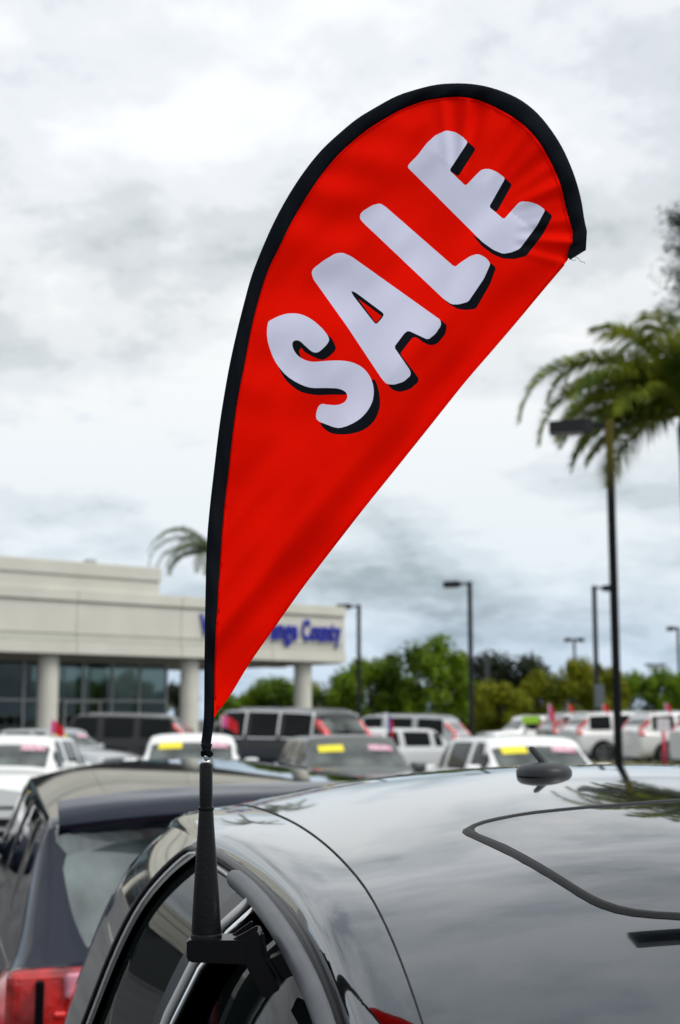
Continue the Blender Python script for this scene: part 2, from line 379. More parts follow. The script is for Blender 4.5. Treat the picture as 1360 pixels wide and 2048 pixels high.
def make_car(name, s, pm, suv=False, chrome_dlo=False, stickers=(), rails=False, wr=0.32, arch=None, pillars=None):
    root = empty(name, (0, 0, 0))
    b = body_mesh(s, 'body', pm, root)
    b.material_slots[0].link = 'OBJECT'; b.material_slots[0].material = pm
    patch(s, 'windshield', screen_glass, root, s.xw0 - .03, s.xw1 + .15, 6.55, 9, nx=10, nv=8, both=True)
    patch(s, 'rear_window', screen_glass, root, s.xr1 - getattr(s, 'rg0', .05), s.xr0 + getattr(s, 'rg1', .16 if suv else .08), 6.65, 9, nx=24, nv=8, both=True, off=.012)
    pl = pillars or [s.xw0 - .22, -.05, s.xr1 + .05, s.xr1 - .30]
    for side in (1, -1):
        for a, c in zip(pl, pl[1:]):
            patch(s, 'side_window', glass_dk, root, a - .035, c + .035, 5.05, 6.2, side, nx=8, nv=6)
            if chrome_dlo:
                a2, c2 = a - .035, c + .035
                pts = [s.S(a2 + (c2 - a2) * i / 12, 6.22, side) + s.nrm(a2 + (c2 - a2) * i / 12, 6.22, side) * .008 for i in range(13)]
                pts += [s.S(c2, 6.22 - 1.15 * i / 5, side) + s.nrm(c2, 5.5, side) * .008 for i in range(1, 6)]
                pts += [s.S(c2 + (a2 - c2) * i / 12, 5.1, side) + s.nrm(c2 + (a2 - c2) * i / 12, 5.1, side) * .008 for i in range(13)]
                tube('window_trim', pts, .026, chrome, root, 6)
        # mirror
        mx_ = s.xw0 - .32; p = s.S(mx_, 5.0, side)
        bm = bmesh.new(); box(bm, (p.x - .02, p.y + side * .13, p.z + .055), (.12, .21, .15), None, .045, 3); box(bm, (p.x, p.y + side * .02, p.z + .02), (.07, .12, .05), None, .01)
        mo = bm_obj('door_mirror', bm, pm, root, True); mo.material_slots[0].link = 'OBJECT'; mo.material_slots[0].material = pm
        # lamps
        patch(s, 'headlight', clear_lamp, root, s.L / 2 - .01, s.L / 2 - .42, 3.35, 4.7, side, nx=8, nv=4)
        if suv and s.L > 4.5:
            tl = patch(s, 'taillight', red_lamp, root, s.xr1 - .10, s.xr0 + .03, 5.7, 7.05, side, nx=12, nv=8, off=.030)
            patch(s, 'taillight', red_lamp, root, s.xr0 + .20, -s.L / 2 + .01, 3.7, 5.3, side, nx=10, nv=6, off=.028)
        else: patch(s, 'taillight', red_lamp, root, -s.L / 2 + .01, -s.L / 2 + .30, 3.1, 4.4, side, nx=6, nv=4, off=.008)
        for xx in (s.L / 2 - .86, -s.L / 2 + .92):
            y = s.w(xx)
            ax = []; n = 16; r1 = wr * 1.17
            ax = [Vector((xx + r1 * math.cos(math.pi * k / n), side * (s.S(xx, 2, 1).y + .004), wr + r1 * math.sin(math.pi * k / n))) for k in range(n + 1)]
            ax = [Vector((ax[0].x, ax[0].y, s.zs))] + ax + [Vector((ax[-1].x, ax[-1].y, s.zs))]
            mesh_obj('wheel_arch', ax, [tuple(range(len(ax)))[::(-1 if side > 0 else 1)]], rubber, root)
            if arch: tube('arch_trim', [a + Vector((0, side * .005, 0)) for a in ax], .035, arch, root, 6)
            make_wheel(root, xx, side * (y + .012), wr, side)
        pts = [s.S(xx, 4.3, side) + s.nrm(xx, 4.3, side) * .012 for xx in (.35, .27, .19)]
        tube('door_handle', pts, .012, pm, root, 6)
        if rails:
            pts = [s.S(s.xw1 - .1 + (s.xr1 - s.xw1 + .1) * i / 10, 7.0, side) + Vector((0, 0, .05 if 0 < i < 10 else 0)) for i in range(11)]
            tube('roof_rail', pts, .018, frame_al, root, 6)
    zf = s.zt(s.L / 2)
    bm = bmesh.new(); box(bm, (s.L / 2 + .002, 0, zf - .16), (.03, .62, .17), None, .012)
    gr = bm_obj('grille', bm, rubber, root)
    bm = bmesh.new(); box(bm, (s.L / 2 + .014, 0, s.zs + .1), (.04, 1.15, .11), None, .01); bm_obj('lower_grille', bm, rubber, root)
    sl = [tube_geo([(s.L / 2 + .022, -.3, zf - .235), (s.L / 2 + .022, .3, zf - .085)], .012, 5)]
    V, Fc = join_geo(sl); mesh_obj('grille_bar', V, Fc, chrome, root)
    box_obj('licence_plate', (-s.L / 2 - .008, 0, s.zs + .36), (.012, .32, .16), plate_m, root)
    for (m_, u0, u1, x0, x1) in stickers:
        V = []
        n = 4
        for i in range(n + 1):
            xx = x0 + (x1 - x0) * i / n
            for j in range(7):
                yy = u0 + (u1 - u0) * j / 6; sd = 1 if yy >= 0 else -1
                lo, hi = 6.0, 8.999     # find v with that y
                for _ in range(18):
                    md = (lo + hi) / 2
                    if s.S(xx, md, 1).y > abs(yy): lo = md
                    else: hi = md
                V.append(s.S(xx, lo, sd) + s.nrm(xx, lo, sd) * .012)
        mesh_obj('windshield_sticker', V, grid_faces(n + 1, 7), m_, root)
    return root
def place(root, x, y, face, label, group=None, pm=None, z=0, cat='car', scale=1.0):
    """face = world direction angle the nose points to, degrees from +X"""
    root.location = (x, y, z); root.rotation_euler = (0, 0, R(face)); root.scale = (scale,) * 3
    tag(root, label, cat, group)
    if pm:
        for ch in root.children:
            if ch.name.split('.')[0] in ('body', 'door_mirror'): ch.material_slots[0].material = pm
    return root

# ------------------------------------------------------------------ building
B0 = Vector((G(690, 71).x, 71, 0)); be = Vector((-.771, -.636, 0)).normalized(); bn = Vector((be.y * -1, be.x, 0))  # bn: towards the camera
if bn.y > 0: bn = -bn
brot = Matrix((( be.x, -bn.x, 0), (be.y, -bn.y, 0), (0, 0, 1)))
bld = empty('dealership_building', B0, 0, 'long cream stucco showroom with round columns and deep fascia, left behind the parked cars', 'building')
bld.matrix_world = Matrix.Translation(B0) @ brot.to_4x4()
# local: x along facade to the left, y back from the facade, z up
def bbox(name, x0, x1, y0, y1, z0, z1, m, parent=None, bev=0.0):
    return box_obj(name, ((x0 + x1) / 2, (y0 + y1) / 2, (z0 + z1) / 2), (x1 - x0, y1 - y0, z1 - z0), m, parent or bld, None, bev)
FL = 36.0
zb0, zb1, zb2, zb3, zb4 = 4.42, 4.98, 5.28, 6.72, 7.22
xs_ = [0, 4.6, 9.8, 15.2, 20.6, 26, FL]
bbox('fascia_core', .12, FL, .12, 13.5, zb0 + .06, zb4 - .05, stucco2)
for a, b in zip(xs_, xs_[1:]):
    bbox('fascia_panel', a + .012, b - .012, -.10, .14, zb0, zb1 - .02, stucco, None, .01)
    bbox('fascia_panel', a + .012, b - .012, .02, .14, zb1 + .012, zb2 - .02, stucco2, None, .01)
    bbox('fascia_panel', a + .012, b - .012, -.0, .14, zb2 + .012, zb3 - .03, stucco, None, .01)
    bbox('fascia_panel', a + .012, b - .012, -.10, .14, zb3 + .012, zb4, stucco, None, .01)
bbox('side_fascia', -.03, .10, .16, 13.5, zb0, zb4, stucco)
xp = 11.0
bbox('parapet', xp, FL, .0, 12, zb4 + .005, 8.0, stucco, None, .01); bbox('parapet_band', xp - .06, FL, -.07, 12.1, 7.85, 8.45, stucco, None, .015)
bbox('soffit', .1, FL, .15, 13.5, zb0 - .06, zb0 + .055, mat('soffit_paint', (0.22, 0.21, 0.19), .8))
bbox('roof_vent', 12.6, 13.0, 3, 3.5, 8.455, 9.0, frame_al)
for cxp in (2.1, 8.8, 16.1, 24.0, 31.5):
    o = lathe('column', [(.44, .0), (.44, 2.1), (.425, 2.11), (.425, 2.14), (.44, 2.15), (.44, zb0 - .065)], stucco, bld, (cxp, .75, 0), 28)
GX = 7.36; GY = 5.0
pane_m = bpy.data.materials.new('window_glass'); pane_m.use_nodes = True
t_ = pane_m.node_tree; t_.nodes.remove(t_.nodes['Principled BSDF'])
ga = t_.nodes.new('ShaderNodeBsdfGlossy'); ga.inputs['Roughness'].default_value = .01; ga.inputs[0].default_value = (.9, .95, .93, 1)
gb = t_.nodes.new('ShaderNodeBsdfTransparent'); gb.inputs[0].default_value = (.34, .40, .38, 1)
gm = t_.nodes.new('ShaderNodeMixShader'); fr = t_.nodes.new('ShaderNodeFresnel'); fr.inputs[0].default_value = 1.6
t_.links.new(fr.outputs[0], gm.inputs[0]); t_.links.new(gb.outputs[0], gm.inputs[1]); t_.links.new(ga.outputs[0], gm.inputs[2]); t_.links.new(gm.outputs[0], t_.nodes['Material Output'].inputs[0])
bbox('floor_slab', .3, FL, .2, 13.4, 0.0, .12, conc)
gx = GX
k = 0
while gx < FL - 2:
    wd = 1.55
    bbox('mullion', gx - .05, gx + .05, GY - .06, GY + .06, .12, 4.3, frame_al)
    for (z0, z1) in ((.15, 2.45), (2.55, 4.28)):
        bbox('pane', gx + .052, gx + wd - .052, GY - .01, GY + .01, z0, z1, pane_m)
    bbox('transom', gx + .052, gx + wd - .052, GY - .05, GY + .05, 2.455, 2.545, frame_al)
    bbox('mullion', gx - .05, gx + .05, 12.6, 12.7, .12, 4.3, frame_al) if k < 8 else None
    gx += wd; k += 1
bbox('door_frame', 11.1, 11.2, GY - .2, GY - .06, .12, 2.5, frame_al); bbox('door_frame', 13.0, 13.1, GY - .2, GY - .06, .12, 2.5, frame_al); bbox('door_frame', 11.2, 13.0, GY - .2, GY - .06, 2.4, 2.5, frame_al)
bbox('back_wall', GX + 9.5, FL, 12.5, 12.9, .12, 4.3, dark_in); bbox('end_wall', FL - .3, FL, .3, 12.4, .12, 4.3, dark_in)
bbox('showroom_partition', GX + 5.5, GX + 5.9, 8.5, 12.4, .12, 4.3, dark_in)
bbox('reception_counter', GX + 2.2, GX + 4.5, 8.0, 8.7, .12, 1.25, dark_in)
bbox('bulkhead', .2, FL, 4.6, 5.4, 4.302, 4.355, stucco2)

# sign lettering
sign = empty('shop_sign', B0, 0, 'large blue raised letters reading across the cream fascia, partly hidden by the red flag', 'sign')
sign.matrix_world = bld.matrix_world.copy()
blue_m = mat('sign_blue', (0.012, 0.018, 0.30), .35)
def sx_at(px):   # facade coordinate seen at a column of the photograph
    r = (px - 680) / F * math.cos(TILT)
    return (B0.x - r * B0.y) / (r * be.y - be.x)
word = "Volvo of Orange County"
# proportional widths, laid out along the facade from left to right (decreasing local x)
adv = {' ': .32, 'l': .33, 'f': .38, 'r': .45, 't': .4, 'V': .78, 'O': .82, 'C': .78}
tot = sum(adv.get(c, .6) for c in word); xa, xb_ = sx_at(396), sx_at(681)
unit = (xa - xb_) / tot; curx = xa
for ch in word:
    a = adv.get(ch, .6) * unit
    if ch != ' ':
        cu = bpy.data.curves.new('letter', 'FONT'); cu.body = ch; cu.size = 1.28; cu.extrude = .05; cu.offset = .045; cu.resolution_u = 3
        to = bpy.data.objects.new('tmp', cu); C.objects.link(to)
        me = bpy.data.meshes.new_from_object(to); bpy.data.objects.remove(to)
        me.name = 'letter'; xsv = [v.co.x for v in me.vertices]; x0, x1 = min(xsv), max(xsv); sc = (a * .93) / max(.01, x1 - x0)
        sc = min(sc, 1.5)
        for v in me.vertices:
            X = (v.co.x - x0) * sc; v.co = Vector((curx - X, -.06 - v.co.z, 5.48 + v.co.y * 1.08))
        me.materials.clear(); me.materials.append(blue_m)
        o = bpy.data.objects.new('letter', me); C.objects.link(o); o.parent = sign
    curx -= a

# ------------------------------------------------------------------ trees
def leaf_mat(name, a, b):
    m = bpy.data.materials.new(name); m.use_nodes = True; t = m.node_tree; p = t.nodes['Principled BSDF']; p.inputs['Roughness'].default_value = .65; p.inputs['Specular IOR Level'].default_value = .2
    tcn = t.nodes.new('ShaderNodeTexCoord'); n = t.nodes.new('ShaderNodeTexNoise'); n.inputs['Scale'].default_value = 1.1; n.inputs['Detail'].default_value = 4
    t.links.new(tcn.outputs['Object'], n.inputs[0]); r = t.nodes.new('ShaderNodeValToRGB'); r.color_ramp.elements[0].position = .35; r.color_ramp.elements[1].position = .65
    r.color_ramp.elements[0].color = (*a, 1); r.color_ramp.elements[1].color = (*b, 1); t.links.new(n.outputs[0], r.inputs[0]); t.links.new(r.outputs[0], p.inputs['Base Color'])
    tr = t.nodes.new('ShaderNodeBsdfTranslucent'); mx_ = t.nodes.new('ShaderNodeMixShader'); mx_.inputs[0].default_value = .25
    t.links.new(r.outputs[0], tr.inputs[0]); t.links.new(p.outputs[0], mx_.inputs[1]); t.links.new(tr.outputs[0], mx_.inputs[2]); t.links.new(mx_.outputs[0], t.nodes['Material Output'].inputs[0])
    return m
LG = leaf_mat('leaf_green', (0.028, 0.066, 0.003), (0.18, 0.29, 0.006))
LY = leaf_mat('leaf_olive', (0.048, 0.070, 0.003), (0.25, 0.26, 0.006))
LD = leaf_mat('leaf_dark', (0.010, 0.020, 0.008), (0.022, 0.036, 0.014))
bark = mat('bark', (0.10, 0.085, 0.07), .9, vary=.3, vscale=6, bump=.5, bscale=20)
def crown_mesh(seed, shape='round', nleaf=9000, leaf=.026):
    rnd = random.Random(seed); V = []; Fc = []
    cl = []
    for i in range(34):
        if shape == 'cone':
            z = rnd.random() ** .8; rr = .5 * (1 - z) ** .6 * (.75 + .4 * rnd.random()); a = rnd.uniform(0, 6.283); cl.append((rr * .75 * math.cos(a), rr * .75 * math.sin(a), z, .11))
        else:
            while True:
                p = Vector((rnd.uniform(-1, 1), rnd.uniform(-1, 1), rnd.uniform(-1, 1)))
                if .35 < p.length < 1: break
            cl.append((p.x * .40, p.y * .40, .5 + p.z * .42, rnd.uniform(.10, .19)))
    for i in range(nleaf):
        cxx, cy, cz, r = cl[rnd.randrange(len(cl))]
        d = Vector((rnd.gauss(0, 1), rnd.gauss(0, 1), rnd.gauss(0, 1))).normalized() * r * rnd.random() ** .35
        p = Vector((cxx, cy, cz)) + d
        n = (d.normalized() + Vector((rnd.gauss(0, .5), rnd.gauss(0, .5), rnd.gauss(0, .5) + .3))).normalized()
        a = n.orthogonal().normalized(); a = Matrix.Rotation(rnd.uniform(0, 6.28), 3, n) @ a; b = n.cross(a); s = leaf * rnd.uniform(.6, 1.4)
        k = len(V); V += [p - a * s, p + b * s * .55, p + a * s, p - b * s * .55]; Fc.append((k, k + 1, k + 2, k + 3))
    return V, Fc
CROWNS = {}
def crown_data(i, shape, lm):
    key = (i, shape, lm.name)
    if key not in CROWNS:
        V, Fc = crown_mesh(i * 13 + 5, shape); me = bpy.data.meshes.new('crown'); me.from_pydata([tuple(v) for v in V], [], Fc); me.materials.append(lm); CROWNS[key] = me
    return CROWNS[key]
def tree(name, px, topy, wpx, d, i, lm, label, shape='round', base=.12, cat='tree', group=None, z0=0.0):
    p = G(px, d); ztop = U(px, topy, d).z; w = wpx / F * d
    t = empty(name, (p.x, p.y, z0), 0, label, cat, group)
    o = bpy.data.objects.new('crown', crown_data(i, shape, lm)); C.objects.link(o); o.parent = t
    cb = (ztop - z0) * base; o.location = (0, 0, cb); o.scale = (w * 1.22, w * 1.22, (ztop - z0 - cb) * 1.05); o.rotation_euler = (0, 0, i * 1.3 + px * .01)
    hh = ztop - z0
    parts = [tube_geo([(0, 0, 0), (.03 * w, 0, hh * .3), (0, .03 * w, hh * .62)], [hh * .03, hh * .024, hh * .012], 8)]
    rr = random.Random(px)
    for k in range(6):
        a = k * 1.05 + rr.random(); z = hh * rr.uniform(.22, .45)
        parts.append(tube_geo([(0, 0, z), (.16 * w * math.cos(a), .16 * w * math.sin(a), z + .13 * hh), (.33 * w * math.cos(a), .33 * w * math.sin(a), z + .3 * hh)], [hh * .014, hh * .01, hh * .004], 5))
    V, Fc = join_geo(parts); mesh_obj('trunk', V, Fc, bark, t, True)
    return t
GT = 'broadleaf trees along the far edge of the lot'
tree('broadleaf_tree', 475, 1382, 90, 88, 0, LG, 'low green tree showing just right of the flag pole under the canopy', group=GT)
tree('broadleaf_tree', 552, 1352, 125, 88, 1, LG, 'green tree seen under the canopy left of the rightmost column', group=GT)
tree('broadleaf_tree', 606, 1362, 100, 92, 2, LY, 'tree directly behind the rightmost building column', group=GT)
tree('broadleaf_tree', 672, 1338, 110, 80, 3, LG, 'tree under the right end of the cream fascia', group=GT, base=.05)
tree('broadleaf_tree', 742, 1304, 140, 80, 0, LG, 'bushy tree behind the lamp nearest the building', group=GT, base=.05)
tree('broadleaf_tree', 800, 1345, 100, 84, 1, LG, 'lower dark green tree between the two tallest bushy trees', group=GT, base=.05)
tree('broadleaf_tree', 872, 1283, 150, 78, 2, LG, 'tallest bushy green tree left of the middle lamp', group=GT, base=.05)
tree('broadleaf_tree', 940, 1318, 100, 80, 3, LG, 'green tree right behind the middle lamp pole', group=GT, base=.05)
tree('dark_tree', 1003, 1300, 175, 125, 1, LD, 'very dark domed tree rising behind the round bush', base=.0)
tree('round_bush', 1005, 1356, 108, 72, 0, LY, 'round clipped yellow green bush in front of the dark tree', cat='bush', base=.0)
tree('broadleaf_tree', 1082, 1348, 90, 76, 2, LY, 'olive tree just right of the round bush', group=GT, base=.03)
tree('broadleaf_tree', 1140, 1308, 110, 77, 3, LY, 'highest olive tree, left of the twin lamp pole', group=GT, base=.03)
tree('broadleaf_tree', 1200, 1325, 100, 79, 0, LY, 'olive tree between the twin lamp pole and the tall dark pole', group=GT, base=.03)
tree('broadleaf_tree', 1262, 1340, 100, 83, 1, LG, 'green tree just right of the tall dark lamp pole', group=GT, base=.03)
tree('broadleaf_tree', 1322, 1342, 95, 83, 2, LG, 'green tree behind the red and white sign at the right', group=GT, base=.03)
tree('broadleaf_tree', 1385, 1335, 110, 83, 3, LG, 'green tree cut by the right edge of the picture', group=GT, base=.03)
tree('broadleaf_tree', 352, 1362, 80, 92, 1, LD, 'dark tree seen beyond the glazed corner of the showroom', base=.0, group=GT)
for i, (px, ty) in enumerate(((130, 1352), (190, 1360), (250, 1350), (305, 1356), (30, 1352))):
    tree('broadleaf_tree', px, ty, 100, 96, i % 4, LG, ['green tree seen through glass right of the left column', 'green tree seen through the left middle showroom panes', 'green tree seen through the middle showroom panes', 'green tree seen through the last showroom panes', 'green tree seen through glass left of the left column'][i], group=GT, base=.0)

# palms
def frond(az, el, length, droop, rnd, nl=62, leaf=.62, twist=0.0):
    rp = []; p = Vector((0, 0, 0)); n = 26; e = R(el)
    for i in range(n + 1):
        rp.append(p.copy()); t = i / n
        d = Vector((math.cos(R(az)) * math.cos(e), math.sin(R(az)) * math.cos(e), math.sin(e)))
        p += d * length / n; e -= R(droop) / n * (.55 + .9 * t)
        if e < R(-88): e = R(-88)
    geo = [tube_geo(rp, [.035 * (1 - i / n) + .006 for i in range(n + 1)], 4)]
    V = []; Fc = []
    for i in range(nl):
        t = .12 + .88 * i / nl; f = t * n; j = min(int(f), n - 1); q = rp[j].lerp(rp[j + 1], f - j); tan = (rp[j + 1] - rp[j]).normalized()
        sdv = tan.cross(Vector((0, 0, 1)))
        if sdv.length < .05: sdv = Vector((math.sin(R(az)), -math.cos(R(az)), 0))
        sdv.normalize(); up = sdv.cross(tan)
        ll = leaf * (math.sin(math.pi * (t * .8 + .17)) ** .7) * rnd.uniform(.8, 1.15)
        for s in (1, -1):
            d1 = (sdv * s * .7 + tan * .5 + up * rnd.uniform(.0, .55)).normalized()
            a = q; b = a + d1 * ll * .45; c = b + (d1 * .85 + Vector((0, 0, -.75))).normalized() * ll * .6
            wv = tan * .019
            k = len(V); V += [a - wv, a + wv, b + wv * 1.2, b - wv * 1.2, c]; Fc += [(k, k + 1, k + 2, k + 3), (k + 3, k + 2, k + 4)]
    geo.append((V, Fc)); return join_geo(geo)
def palm(name, origin, fr_list, label, lm, trunk_r=.16, flower=False, nl=62, leaf=.62):
    t = empty(name, (origin.x, origin.y, 0), 0, label, 'palm tree'); rnd = random.Random(3)
    V, Fc = tube_geo([(0, 0, 0), (.03, 0, origin.z * .38), (0, 0, origin.z - .9)], [trunk_r * 1.3, trunk_r, trunk_r * .9], 12); mesh_obj('trunk', V, Fc, bark, t, True)
    V, Fc = tube_geo([(0, 0, origin.z - .9), (0, 0, origin.z - .3), (0, 0, origin.z + .1)], [trunk_r * .95, trunk_r * 1.1, trunk_r * .4], 12)
    mesh_obj('crown_shaft', V, Fc, mat('palm_shaft', (.10, .10, .02), .6), t, True)
    for (az, el, ln, dr) in fr_list:
        V, Fc = frond(az, el, ln, dr, rnd, nl, leaf); o = mesh_obj('frond', V, Fc, lm, t); o.location = (0, 0, origin.z)
    return t
PALM = leaf_mat('palm_leaf', (0.05, 0.10, 0.014), (0.30, 0.33, 0.022))
PALMD = leaf_mat('palm_leaf_grey', (0.06, 0.09, 0.03), (0.13, 0.16, 0.05))
rndp = random.Random(11)
fl = [(180, 56, 4.1, 150), (187, 30, 2.9, 110), (174, 44, 3.5, 140), (184, 18, 2.7, 85), (170, 66, 3.4, 150), (176, -2, 2.15, 62), (205, 45, 3.0, 120), (155, 40, 3.0, 120), (195, 12, 2.4, 75)]
for i in range(16): fl.append((i * 22.5 + rndp.uniform(-8, 8), rndp.choice([70, 52, 30, 8]), rndp.uniform(2.2, 2.9), rndp.uniform(70, 115)))
palm('palm_tree', U(1368, 832, 33), [(a, e, l * 1.27, dd) for a, e, l, dd in fl], 'tall feathery palm reaching in from the right behind the biggest lamp', PALM, nl=100, leaf=1.05)
fl = [(180, 45, 5.0, 150), (184, 58, 4.9, 150), (176, 30, 4.4, 130), (190, 65, 4.2, 140), (172, 20, 3.3, 120), (200, 10, 3.2, 95), (165, 35, 3.6, 130)]
for i in range(12): fl.append((i * 30 + rndp.uniform(-8, 8), rndp.choice([60, 35, 10]), rndp.uniform(2.8, 3.6), rndp.uniform(90, 140)))
palm('palm_tree', U(425, 1108, 82), fl, 'distant palm above the showroom roof, half behind the flag', PALMD, nl=50, leaf=.8)
# tall conifer at the right edge
cz = U(1405, 430, 45).z
t = empty('conifer_tree', G(1405, 45), 0, 'tall dark feathery conifer just entering at the right edge above the palm', 'tree')
parts = [tube_geo([(0, 0, 0), (0, 0, cz * .6), (0, 0, cz)], [.22, .12, .02], 8)]; V, Fc = join_geo(parts); mesh_obj('trunk', V, Fc, bark, t, True)
rc = random.Random(5); V = []; Fc = []
zb_ = U(1405, 760, 45).z
for i in range(190):
    z = zb_ + (cz - zb_) * rc.random(); rr = 1.55 * (1 - (z - zb_) / (cz - zb_) * .45) * rc.uniform(.6, 1.05); a = rc.uniform(0, 6.283)
    for j in range(34):
        q = rc.random(); p = Vector((rr * q * math.cos(a), rr * q * math.sin(a), z + .35 * q * q)) + Vector((rc.gauss(0, .10), rc.gauss(0, .10), rc.gauss(0, .12)))
        n = Vector((rc.gauss(0, 1), rc.gauss(0, 1), rc.gauss(0, 1))).normalized(); b = n.orthogonal().normalized(); s = rc.uniform(.04, .10); c = n.cross(b)
        k = len(V); V += [p - b * s, p + c * s * .3, p + b * s, p - c * s * .3]; Fc.append((k, k + 1, k + 2, k + 3))
mesh_obj('crown', V, Fc, LD, t)

# ------------------------------------------------------------------ lamps
pole_top_m = bpy.data.materials.new('pole_weathered'); pole_top_m.use_nodes = True
t_ = pole_top_m.node_tree; p_ = t_.nodes['Principled BSDF']; p_.inputs['Roughness'].default_value = .6
tcn = t_.nodes.new('ShaderNodeTexCoord'); sp = t_.nodes.new('ShaderNodeSeparateXYZ'); t_.links.new(tcn.outputs['Object'], sp.inputs[0])
rr_ = t_.nodes.new('ShaderNodeMapRange'); rr_.inputs[1].default_value = 6.0; rr_.inputs[2].default_value = 7.0; t_.links.new(sp.outputs[2], rr_.inputs[0])
cr_ = t_.nodes.new('ShaderNodeValToRGB'); p_.inputs['Specular IOR Level'].default_value = .15; cr_.color_ramp.elements[0].color = (.006, .006, .007, 1); cr_.color_ramp.elements[1].color = (.10, .085, .012, 1); t_.links.new(rr_.outputs[0], cr_.inputs[0]); t_.links.new(cr_.outputs[0], p_.inputs['Base Color'])
lens_m = mat('lamp_lens', (.25, .26, .26), .3)
def lamp(px, topy, d, sides, label, w=.16, head=.85, arm=.28, rot=0.0, pm=None, group='parking lot lamps'):
    p = G(px, d); z = U(px, topy, d).z
    t = empty('street_lamp', (p.x, p.y, 0), rot, label, 'street lamp', group)
    box_obj('pole', (0, 0, (z - .02) / 2 + .3), (w, w, z - .64), pm or pole_m, t, None, .012)
    box_obj('base', (0, 0, .31), (.5, .5, .62), conc, t, None, .03)
    for s in sides:
        box_obj('arm', (s * (w / 2 + arm / 2), 0, z - .12), (arm + .03, .08, .09), pole_m, t)
        bm = bmesh.new(); x0 = w / 2 + arm; q = head
        V = [(x0, -.16, -.04), (x0, .16, -.04), (x0, .16, -.22), (x0, -.16, -.22), (x0 + .15, -.22, 0), (x0 + .15, .22, 0), (x0 + .15, .22, -.26), (x0 + .15, -.22, -.26), (x0 + q, -.22, -.03), (x0 + q, .22, -.03), (x0 + q, .22, -.26), (x0 + q, -.22, -.26)]
        V = [Vector((a * s, b, c + z)) for a, b, c in V]
        Fc = [(0, 1, 2, 3), (0, 4, 5, 1), (1, 5, 6, 2), (2, 6, 7, 3), (3, 7, 4, 0), (4, 8, 9, 5), (5, 9, 10, 6), (6, 10, 11, 7), (7, 11, 8, 4), (8, 11, 10, 9)]
        ho = mesh_obj('lamp_head', V, Fc, pole_m, t)
        box_obj('lens', (s * (x0 + .15 + (q - .15) / 2), 0, z - .268), (q - .25, .36, .014), lens_m, ho)
    return t
lamp(1235, 838, 28, (-1,), 'nearest and tallest lamp, dark pole in front of the palm with one box head', w=.16, head=.88, arm=.24, rot=R(-14), pm=pole_top_m)
lamp(943, 1162, 60, (-1,), 'single headed lamp above the tallest bushy tree', w=.20, head=.75, rot=R(-8))
lamp(718, 1208, 72, (-1,), 'single headed lamp just right of the building corner', w=.20, head=.75, rot=R(-5))
t = empty('street_lamp', (2.25, 6.05, 0), 0, 'lamp just outside the right edge, mirrored in the car roof as a dark slab', 'street lamp', 'parking lot lamps')
box_obj('pole', (0, 0, 4.1), (.16, .16, 7.0), pole_m, t, None, .012); box_obj('base', (0, 0, .31), (.5, .5, .62), conc, t, None, .03); box_obj('arm', (-.2, 0, 7.5), (.3, .08, .09), pole_m, t)
box_obj('lamp_head', (-.85, 0, 7.48), (1.0, .42, .24), pole_m, t, None, .02)
lt = lamp(1195, 1170, 62, (1,), 'lamp left of the tall dark pole with its head pointing right', w=.18, head=.62, rot=R(5))
lamp(1152, 1276, 98, (-1, 1), 'small distant twin headed lamp over the olive trees', w=.16, head=.5, arm=.1)
lamp(1362, 1253, 88, (-1,), 'lamp cut by the right edge, only its head and pole edge in view', w=.16, head=.5, arm=.1)
lamp(1314, 1327, 150, (-1, 1), 'farthest low twin headed lamp near the right edge', w=.2, head=.9, arm=.1)
p = G(976, 118); t = empty('dark_post', p, 0, 'plain dark post standing in front of the dark tree', 'post'); box_obj('shaft', (0, 0, 3.4), (.45, .3, 6.8), mat('post_grey', (.03, .035, .04), .6), t)
box_obj('post_foot', (0, 0, .05), (.8, .6, .1), conc, t)
p = G(1074, 160); t = empty('pale_post', p, 0, 'thin pale post far behind the olive trees', 'post'); tube('shaft', [(0, 0, 0), (0, 0, U(1074, 1312, 160).z)], .16, mat('pale_metal', (.35, .4, .42), .5), t)
box_obj('post_foot', (0, 0, .05), (.8, .6, .1), conc, t)
p = U(1199, 1392, 61.6); o = box_obj('pole_sign', p, (.42, .06, 1.0), mat('grey_panel', (.10, .12, .13), .5), None, None, .01); tag(o, 'grey upright board mounted low on the lamp pole left of the tall pole', 'sign')

# ------------------------------------------------------------------ middle distance cars
ST = lambda s: ((yellow_st, -.50, -.14, s.xw1 + .36, s.xw1 + .22), (pink_st, .22, .56, s.xw1 + .33, s.xw1 + .22))
sd = Shape(L=4.5, W=.86, zr=1.42, zb=.92)
sedan = make_car('sedan', sd, paint['white'], stickers=ST(sd))
FF = -90
place(sedan, *G(30, 20.5).xy, FF, 'white sedan facing us with a pink windscreen strip, leftmost car', 'parked sedans facing the camera')
c = copy_tree(sedan); place(c, *G(386, 22.5).xy, FF + 4, 'white sedan facing us directly behind the flag pole foot', 'parked sedans facing the camera', paint['white'])
c = copy_tree(sedan); place(c, *G(690, 20.5).xy, FF + 12, 'dark grey sedan facing us with yellow and pink windscreen stickers', 'parked sedans facing the camera', paint['grey'])
c = copy_tree(sedan); place(c, *G(1042, 19.5).xy, FF + 14, 'white sedan facing us behind the roof antenna', 'parked sedans facing the camera', paint['white'])
c = copy_tree(sedan); place(c, *G(110, 34).xy, FF + 55, 'silver sedan half hidden behind the leftmost white sedan', 'parked sedans facing the camera', paint['silver'])
c = copy_tree(sedan); place(c, *G(300, 46).xy, 200, 'low black sedan parked under the canopy by the glass', None, paint['black'])
c = copy_tree(sedan); place(c, *G(765, 36).xy, 215, 'white sedan behind the dark grey one, by the white and blue flag', None, paint['white'])
